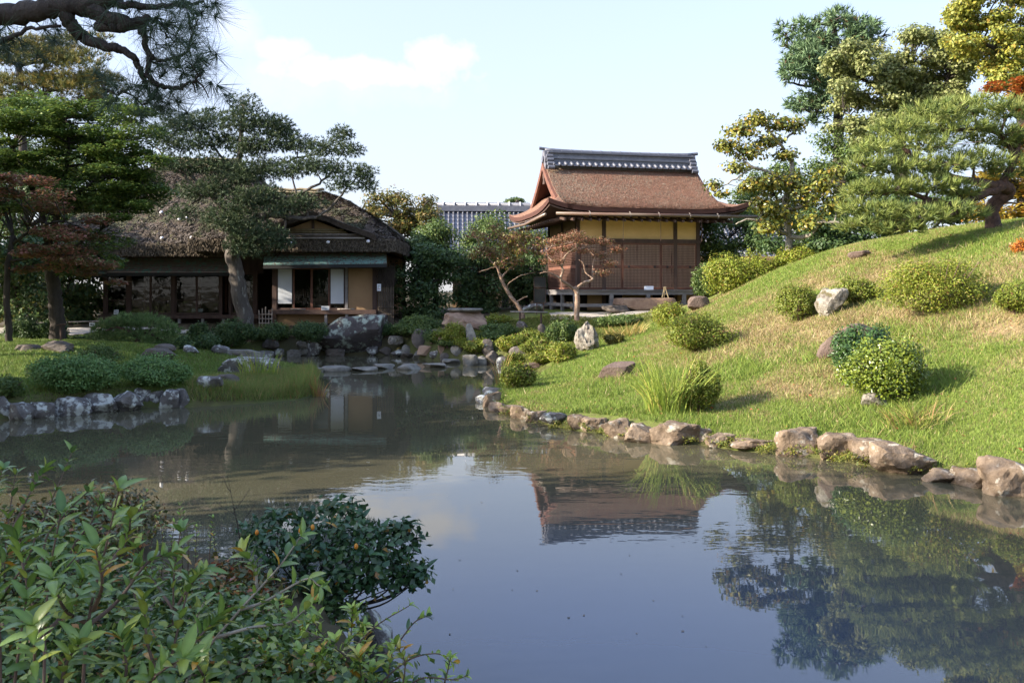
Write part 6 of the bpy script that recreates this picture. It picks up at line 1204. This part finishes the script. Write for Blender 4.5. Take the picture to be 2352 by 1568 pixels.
def shoot_plant(name, label, cat, stems, metas, pair, per, R_, t=None, size=1.0, whorl=4, yellow=.02, r0=.007, bark='twig', limit=300):
    """upright shoots with leaves in pairs up the stem and a whorl on top"""
    if t is None: t = thing(name, label, cat, (stems[0][0].x, stems[0][0].y, zg(stems[0][0].x, stems[0][0].y)))
    cnt = 0; done = []
    for P in stems:
        P = list(P); rooted = all((P[0] - q).length > .09 for q in done)
        if rooted: P = [Vector((P[0].x, P[0].y, zg(P[0].x, P[0].y) - .05))] + P if P[0].z > zg(P[0].x, P[0].y) + .05 else P
        Q_ = spline(P, 6); done += Q_; m = len(Q_); MB().tube(Q_, [r0 * (1 - .65 * i / (m - 1)) for i in range(m)], 6, False).build('stem', bark, t, True)
        Ltot = sum((Q_[i + 1] - Q_[i]).length for i in range(m - 1)); a0 = R_.uniform(0, 6.28)
        for k in range(per + 1):
            lo = .5 if rooted else .3; s = lo + (1 - lo) * k / per if per else 1; i = min(m - 1, int(s * (m - 1))); p = Q_[i]; tg = (Q_[min(i + 1, m - 1)] - Q_[max(i - 1, 0)]).normalized()
            top = k == per; nl = whorl if top else pair
            for q in range(nl):
                if cnt >= limit: return t
                a = a0 + k * 1.57 + q * 6.283 / nl + R_.uniform(-.35, .35); e = Vector((math.cos(a), math.sin(a), 0)); e = (e - tg * e.dot(tg)).normalized()
                dr = e * R_.uniform(.75, 1.05) + tg * (R_.uniform(.5, 1.1) if top else R_.uniform(.35, 1.1)) + Vector((0, 0, R_.uniform(-.1, .25)))
                sc = size * R_.uniform(.62, 1.15) * (.85 + .3 * s); me = YL_ if R_.random() < yellow else R_.choice(metas)
                place_leaf(t, me, p, dr, tg * .8 + Vector((0, 0, .6)) + Vector((R_.uniform(-.4, .4), R_.uniform(-.4, .4), 0)), sc); cnt += 1
    return t
R_ = random.Random(4)
def ST(*pts): return [W(*p) for p in pts]
shoot_plant('broadleaf_shrub', 'tall dark stemmed shrub with large leaves at the near bank', 'shrub', [ST((188, 1640, 2.5), (204, 1422, 2.5), (241, 1265, 2.5), (272, 1128, 2.48)), ST((198, 1440, 2.5), (270, 1380, 2.6), (340, 1290, 2.65), (395, 1270, 2.7)), ST((200, 1430, 2.5), (150, 1400, 2.45), (120, 1330, 2.4)), ST((215, 1400, 2.5), (235, 1340, 2.4), (220, 1260, 2.35)), ST((230, 1320, 2.5), (290, 1240, 2.6), (300, 1190, 2.6))], BL, 2, 9, R_, size=1.0, whorl=5)
shoot_plant('broadleaf_shrub', 'leafy shrub with upright shoots in the lower picture corner', 'shrub', [ST((100, 1640, 2.55), (109, 1357, 2.6), (139, 1180, 2.6)), ST((30, 1640, 2.4), (45, 1480, 2.4), (60, 1380, 2.4)), ST((105, 1500, 2.55), (60, 1330, 2.6), (40, 1240, 2.65)), ST((70, 1640, 2.3), (80, 1500, 2.25), (75, 1436, 2.2)), ST((0, 1500, 2.6), (-10, 1350, 2.6), (15, 1270, 2.7)), ST((110, 1450, 2.6), (170, 1380, 2.7), (190, 1330, 2.7)), ST((130, 1640, 2.3), (150, 1530, 2.3), (180, 1480, 2.3))], BL, 2, 9, R_, size=.98, whorl=5)
shoot_plant('broadleaf_shrub', 'shrub with slanting grey stem reaching over the low bushes', 'shrub', [ST((420, 1600, 3.1), (464, 1506, 3.1), (552, 1399, 3.15), (640, 1302, 3.2), (690, 1232, 3.2)), ST((500, 1462, 3.1), (580, 1440, 3.1), (660, 1430, 3.1), (700, 1400, 3.1)), ST((552, 1399, 3.15), (610, 1380, 3.2), (700, 1330, 3.2), (735, 1345, 3.2)), ST((590, 1350, 3.2), (585, 1300, 3.2), (560, 1270, 3.2)), ST((470, 1500, 3.1), (450, 1430, 3.05), (470, 1380, 3.05))], BL, 2, 8, R_, size=.95, whorl=4, bark='bark_silver')
shoot_plant('broadleaf_shrub', 'bushy big leaved shoots at the bottom of the picture', 'shrub', [ST((371, 1640, 2.6), (403, 1469, 2.65), (436, 1340, 2.7)), ST((380, 1600, 2.6), (340, 1480, 2.6), (330, 1380, 2.65)), ST((390, 1540, 2.6), (460, 1460, 2.65), (500, 1420, 2.7)), ST((320, 1640, 2.4), (350, 1560, 2.35), (420, 1510, 2.3)), ST((270, 1640, 2.4), (290, 1540, 2.4), (280, 1470, 2.4)), ST((440, 1640, 2.5), (470, 1570, 2.45), (450, 1520, 2.4))], BL, 2, 9, R_, size=1.0, whorl=5)
shoot_plant('broadleaf_shrub', 'slender shoots with rounded leaves against the brown water', 'shrub', [ST((400, 1460, 3.6), (399, 1330, 3.6), (414, 1222, 3.6)), ST((398, 1400, 3.6), (350, 1330, 3.7), (320, 1300, 3.7)), ST((402, 1400, 3.6), (440, 1340, 3.6), (470, 1310, 3.6)), ST((330, 1440, 3.8), (300, 1330, 3.8), (310, 1260, 3.8))], BL, 2, 8, R_, size=1.0, whorl=6)
shoot_plant('broadleaf_shrub', 'farther leafy shoots rising over the water at the picture edge', 'shrub', [ST((10, 1350, 4.2), (14, 1240, 4.2), (35, 1090, 4.3)), ST((20, 1230, 4.2), (70, 1130, 4.3), (100, 1080, 4.4)), ST((60, 1300, 4.3), (110, 1170, 4.4), (165, 1040, 4.5)), ST((-20, 1300, 4.2), (-10, 1150, 4.2), (5, 1080, 4.2)), ST((100, 1260, 4.2), (150, 1180, 4.2), (200, 1130, 4.2)), ST((160, 1280, 4.3), (210, 1200, 4.3), (235, 1150, 4.3)), ST((-10, 1400, 3.9), (60, 1290, 3.9), (90, 1210, 3.9)), ST((60, 1420, 3.8), (130, 1330, 3.8), (190, 1260, 3.8))], BL, 2, 9, R_, size=.9, whorl=5)
# gardenia: dense dark dome over the water
gd = thing('gardenia_bush', 'dark glossy gardenia with orange fruits leaning over the water', 'bush', W(720, 1420, 5.3)); gb = W(700, 1410, 5.3)
GC = [(700, 1180, 5.4), (760, 1155, 5.4), (810, 1150, 5.3), (830, 1185, 5.2), (640, 1180, 5.3), (590, 1200, 5.2), (560, 1220, 5.2), (600, 1240, 5.0), (660, 1225, 5.0), (720, 1215, 5.0), (780, 1210, 5.0), (840, 1225, 5.0), (880, 1220, 5.1), (920, 1215, 5.2), (945, 1200, 5.2), (960, 1235, 5.2), (900, 1255, 5.0), (850, 1270, 4.9), (790, 1265, 4.9), (730, 1270, 4.9), (670, 1275, 4.9), (620, 1290, 4.9), (940, 1275, 5.1), (975, 1310, 5.1), (930, 1320, 5.0), (880, 1310, 4.9), (820, 1320, 4.85), (760, 1320, 4.85), (700, 1330, 4.9), (850, 1350, 4.9), (910, 1345, 5.0), (785, 1360, 4.9), (950, 1340, 5.05), (870, 1290, 5.4), (800, 1240, 5.5), (720, 1250, 5.5), (650, 1250, 5.5), (900, 1290, 5.4), (760, 1190, 5.6), (690, 1290, 5.3), (1000 - 20, 1330, 5.05), (730, 1365, 5.0), (800, 1300, 5.2)]
cnt = 0
for i, g_ in enumerate(GC):
    c = W(*g_); a = gb + Vector((R_.uniform(-.25, .25), R_.uniform(-.1, .15), R_.uniform(-.05, .1))); P = spline([a, a.lerp(c, .55) + Vector((R_.uniform(-.05, .05), 0, -.05)), c], 5); m = len(P)
    MB().tube(P, [.009 * (1 - .7 * k / (m - 1)) for k in range(m)], 5, False).build('stem', 'bark_dark', gd, True)
    for k in range(7):
        if cnt >= 298: break
        a_ = k * 2.4 + R_.random(); e = Vector((math.cos(a_), math.sin(a_), R_.uniform(.0, 1.3))); p = c - (c - a).normalized() * R_.uniform(0, .07)
        place_leaf(gd, YL_ if R_.random() < .025 else R_.choice(GL), p, e, Vector((0, 0, 1)) + Vector((R_.uniform(-.5, .5), R_.uniform(-.5, .5), 0)), R_.uniform(1.0, 1.4)); cnt += 1
r = np.random.default_rng(88); inner = []
for g_ in GC:
    c = np.array(W(*g_)) * .9 + np.array(W(770, 1275, 5.2)) * .1; inner.append(foliage('broad', c, (.11, .11, .08), 60, .05, [((.04, .09, .034), 3), ((.065, .125, .042), 2), ((.3, .15, .02), .08)], r, .95, 0))
put('inner_foliage', np_mesh('inner_foliage', *join(inner)), 'leaf_gloss', gd, 'stuff')
for (u, v, dd) in [(690, 1218, 4.85), (718, 1210, 4.9), (818, 1254, 4.82), (590, 1222, 5.0)]:
    c = W(u, v, dd); MB().tube([c + Vector((0, 0, -.018)), c + Vector((0, 0, -.010)), c, c + Vector((0, 0, .010)), c + Vector((0, 0, .016))], [.003, .010, .012, .009, .004], 8).build('fruit', 'fruit', gd, True)
# low shrubs covering the bank
shoot_plant('low_bush', 'yellow green low bush below the gardenia', 'bush', [ST((u, 1600, 3.9), (u + R_.uniform(-30, 30), v + 70, 3.9 + o), (u + R_.uniform(-40, 40), v, 3.9 + o)) for (u, v, o) in [(620, 1395, .3), (660, 1380, .3), (700, 1390, .2), (740, 1385, .2), (780, 1400, .1), (820, 1410, .1), (600, 1430, 0), (650, 1425, 0), (700, 1430, 0), (750, 1430, 0), (800, 1440, 0), (850, 1450, 0), (630, 1470, -.2), (690, 1470, -.2), (760, 1475, -.2), (820, 1480, -.2)]], YG, 2, 7, R_, size=1.0, whorl=6, yellow=.05, r0=.004)
shoot_plant('low_bush', 'mixed green and yellow low growth at the bottom edge', 'bush', [ST((u, 1640, 3.4), (u + R_.uniform(-30, 30), v + 50, 3.4), (u + R_.uniform(-40, 40), v, 3.4)) for (u, v) in [(560, 1500), (610, 1510), (660, 1505), (710, 1510), (770, 1505), (830, 1510), (880, 1500), (580, 1550), (640, 1550), (700, 1555), (760, 1545), (820, 1550), (880, 1545), (910, 1480)]], YG, 2, 7, R_, size=.95, whorl=6, yellow=.08, r0=.004)
def ground_cover(name, label, boxes, pal, n, leaf, seed, lm='leaf_gloss'):
    """low leafy carpet with short stems on the bank: (u, v, d, radius)"""
    r = np.random.default_rng(seed); c0 = W(*boxes[0][:3]); t = thing(name, label, 'shrub', (c0.x, c0.y, zg(c0.x, c0.y))); st = MB(); fo = []
    for (u, v, dd, rad) in boxes:
        c = W(u, v, dd); z = zg(c.x, c.y); h = max(.12, c.z - z)
        for k in range(5): a = r.uniform(0, 6.28); e = c + Vector((math.cos(a), math.sin(a), .1)) * rad * .7; st.tube([(c.x + .04 * math.cos(a), c.y + .04 * math.sin(a), z - .05), c.lerp(e, .4) - Vector((0, 0, .2 * h)), e], [.006, .005, .003], 5, False)
        fo.append(foliage('broad', c - Vector((0, 0, h * .25)), (rad, rad * .9, max(rad * .5, h * .5)), n, leaf, pal, r, .75, 0))
    st.build('stems', 'twig', t, True, 'stuff'); put('foliage', np_mesh('foliage', *join(fo)), lm, t, 'stuff'); return t
AZN = [((.065, .12, .03), 3), ((.11, .18, .04), 3), ((.24, .29, .06), 1.5), ((.34, .17, .05), .3)]
ground_cover('azalea', 'low green azalea carpet between the big leaved shrubs', [(u, v, dd, .33) for (u, v, dd) in [(40, 1330, 4.2), (140, 1300, 4.3), (240, 1330, 4.2), (330, 1370, 4.1), (430, 1400, 4.0), (520, 1430, 3.9), (60, 1430, 3.6), (170, 1430, 3.6), (280, 1440, 3.6), (390, 1480, 3.5), (490, 1500, 3.5), (560, 1450, 3.8), (80, 1540, 3.2), (220, 1540, 3.2), (340, 1550, 3.2), (460, 1560, 3.2), (10, 1250, 4.6), (110, 1230, 4.7), (-20, 1480, 3.4), (600, 1560, 3.3), (700, 1580, 3.4), (800, 1590, 3.4)]], AZN, 900, .04, 91)
ground_cover('azalea', 'orange tinged azalea against the dark reflection', [(u, v, dd, .26) for (u, v, dd) in [(170, 1150, 6.3), (230, 1130, 6.3), (280, 1140, 6.2), (120, 1165, 6.2), (310, 1180, 6.0), (60, 1170, 6.1), (200, 1190, 5.9), (270, 1210, 5.7)]], [((.14, .12, .04), 3), ((.10, .13, .04), 2), ((.28, .13, .04), 1)], 420, .04, 92)
ground_cover('azalea', 'rusty leaved azalea below the gardenia stems', [(u, v, dd, .22) for (u, v, dd) in [(480, 1330, 4.8), (530, 1350, 4.7), (570, 1370, 4.6), (450, 1370, 4.6), (520, 1300, 5.0), (600, 1340, 4.8), (560, 1320, 5.0), (490, 1400, 4.3)]], [((.32, .16, .04), 2), ((.14, .13, .04), 3), ((.09, .12, .04), 2), ((.34, .09, .04), .6)], 300, .042, 93)
ground_cover('azalea', 'dark azalea shadowed under the gardenia', [(u, v, dd, .26) for (u, v, dd) in [(640, 1380, 5.0), (700, 1390, 5.0), (600, 1390, 4.9), (760, 1400, 4.9), (680, 1350, 5.2)]], G_DARK, 420, .045, 94)
# thin weedy stalks standing against the water, bramble sprigs at the bottom
sp = shoot_plant('weedy_shoots', 'thin upright weedy shoots in front of the brown water', 'plant', [ST((u, v + 160, dd), (u + R_.uniform(-6, 6), v + 70, dd), (u + R_.uniform(-10, 14), v, dd)) for (u, v, dd) in [(330, 1130, 5.2), (345, 1190, 5.2), (318, 1160, 5.3), (420, 1160, 5.4), (430, 1180, 5.4), (370, 1180, 5.3), (478, 1190, 5.4), (450, 1210, 5.3), (390, 1200, 5.3), (500, 1230, 5.2)]], YG, 2, 7, R_, size=.5, whorl=3, r0=.004)
dt = thing('dry_stalk', 'bare dark branching stalk standing over the water', 'plant', W(560, 1330, 5.1))
MB().tube(spline(ST((562, 1330, 5.1), (548, 1220, 5.1), (536, 1160, 5.1), (522, 1090, 5.1)), 5), [.005 - .00028 * k for k in range(16)], 5, False).build('stem', 'bark_dark', dt)
for (a, b) in [((540, 1180), (495, 1150)), ((538, 1170), (575, 1120)), ((545, 1210), (590, 1150)), ((530, 1130), (515, 1100)), ((548, 1225), (500, 1205)), ((552, 1240), (600, 1170))]: MB().tube(ST((a[0], a[1], 5.1), ((a[0] + b[0]) / 2, (a[1] + b[1]) / 2 + 4, 5.1), (b[0], b[1], 5.1)), [.0024, .0018, .0012], 4, False).build('twig', 'bark_dark', dt)
shoot_plant('bramble', 'arching bramble sprigs reaching over the open water', 'plant', [ST((760, 1620, 3.5), (800, 1510, 3.5), (860, 1440, 3.5), (940, 1390, 3.5)), ST((820, 1540, 3.5), (900, 1490, 3.5), (950, 1430, 3.5), (985, 1412, 3.5)), ST((850, 1600, 3.4), (930, 1520, 3.4), (1000, 1500, 3.4), (1040, 1520, 3.4)), ST((880, 1640, 3.4), (960, 1560, 3.4), (1040, 1560, 3.4), (1075, 1550, 3.4)), ST((990, 1650, 3.3), (1020, 1570, 3.3), (1035, 1510, 3.3)), ST((800, 1510, 3.5), (760, 1480, 3.5), (690, 1440, 3.5))], YG[:3] + GL[:1], 1, 12, R_, size=.62, whorl=4, r0=.005)
dl = thing('driftwood', 'pale bleached dead branch lying in the low growth', 'branch', W(270, 1430, 3.7))
MB().tube(spline(ST((300, 1470, 3.55), (275, 1440, 3.6), (282, 1400, 3.65), (320, 1395, 3.7), (350, 1400, 3.7)), 5), [.016 - .0005 * k for k in range(21)], 7).build('branch', 'bark_silver', dl, True)
# floating leaves on the pond
r = np.random.default_rng(3); n = 60; u = r.uniform(900, 2300, n); v = r.uniform(930, 1500, n); dd = F * CH / (v - HV); x = (u - 1176) / F * dd
ok = pond_sd(x, dd) > .3; x, y = x[ok], dd[ok]; n = len(x); a = r.uniform(0, 6.28, n); D = np.stack([np.cos(a), np.sin(a), a * 0], -1)
V, Fc, C = leaves_np(np.stack([x, y, x * 0 + .004], -1), D, np.tile((0, 0, 1.0), (n, 1)), .022 * r.uniform(.5, 1.3, n), .35, pal_pick([((.2, .12, .04), 1), ((.06, .05, .03), 2)], n, r), .1)
o = link('floating_leaves', np_mesh('floating_leaves', V, Fc, C), 'leaf'); o['kind'] = 'stuff'; o['label'] = 'scattered small leaves floating on the pond'; o['category'] = 'leaves'
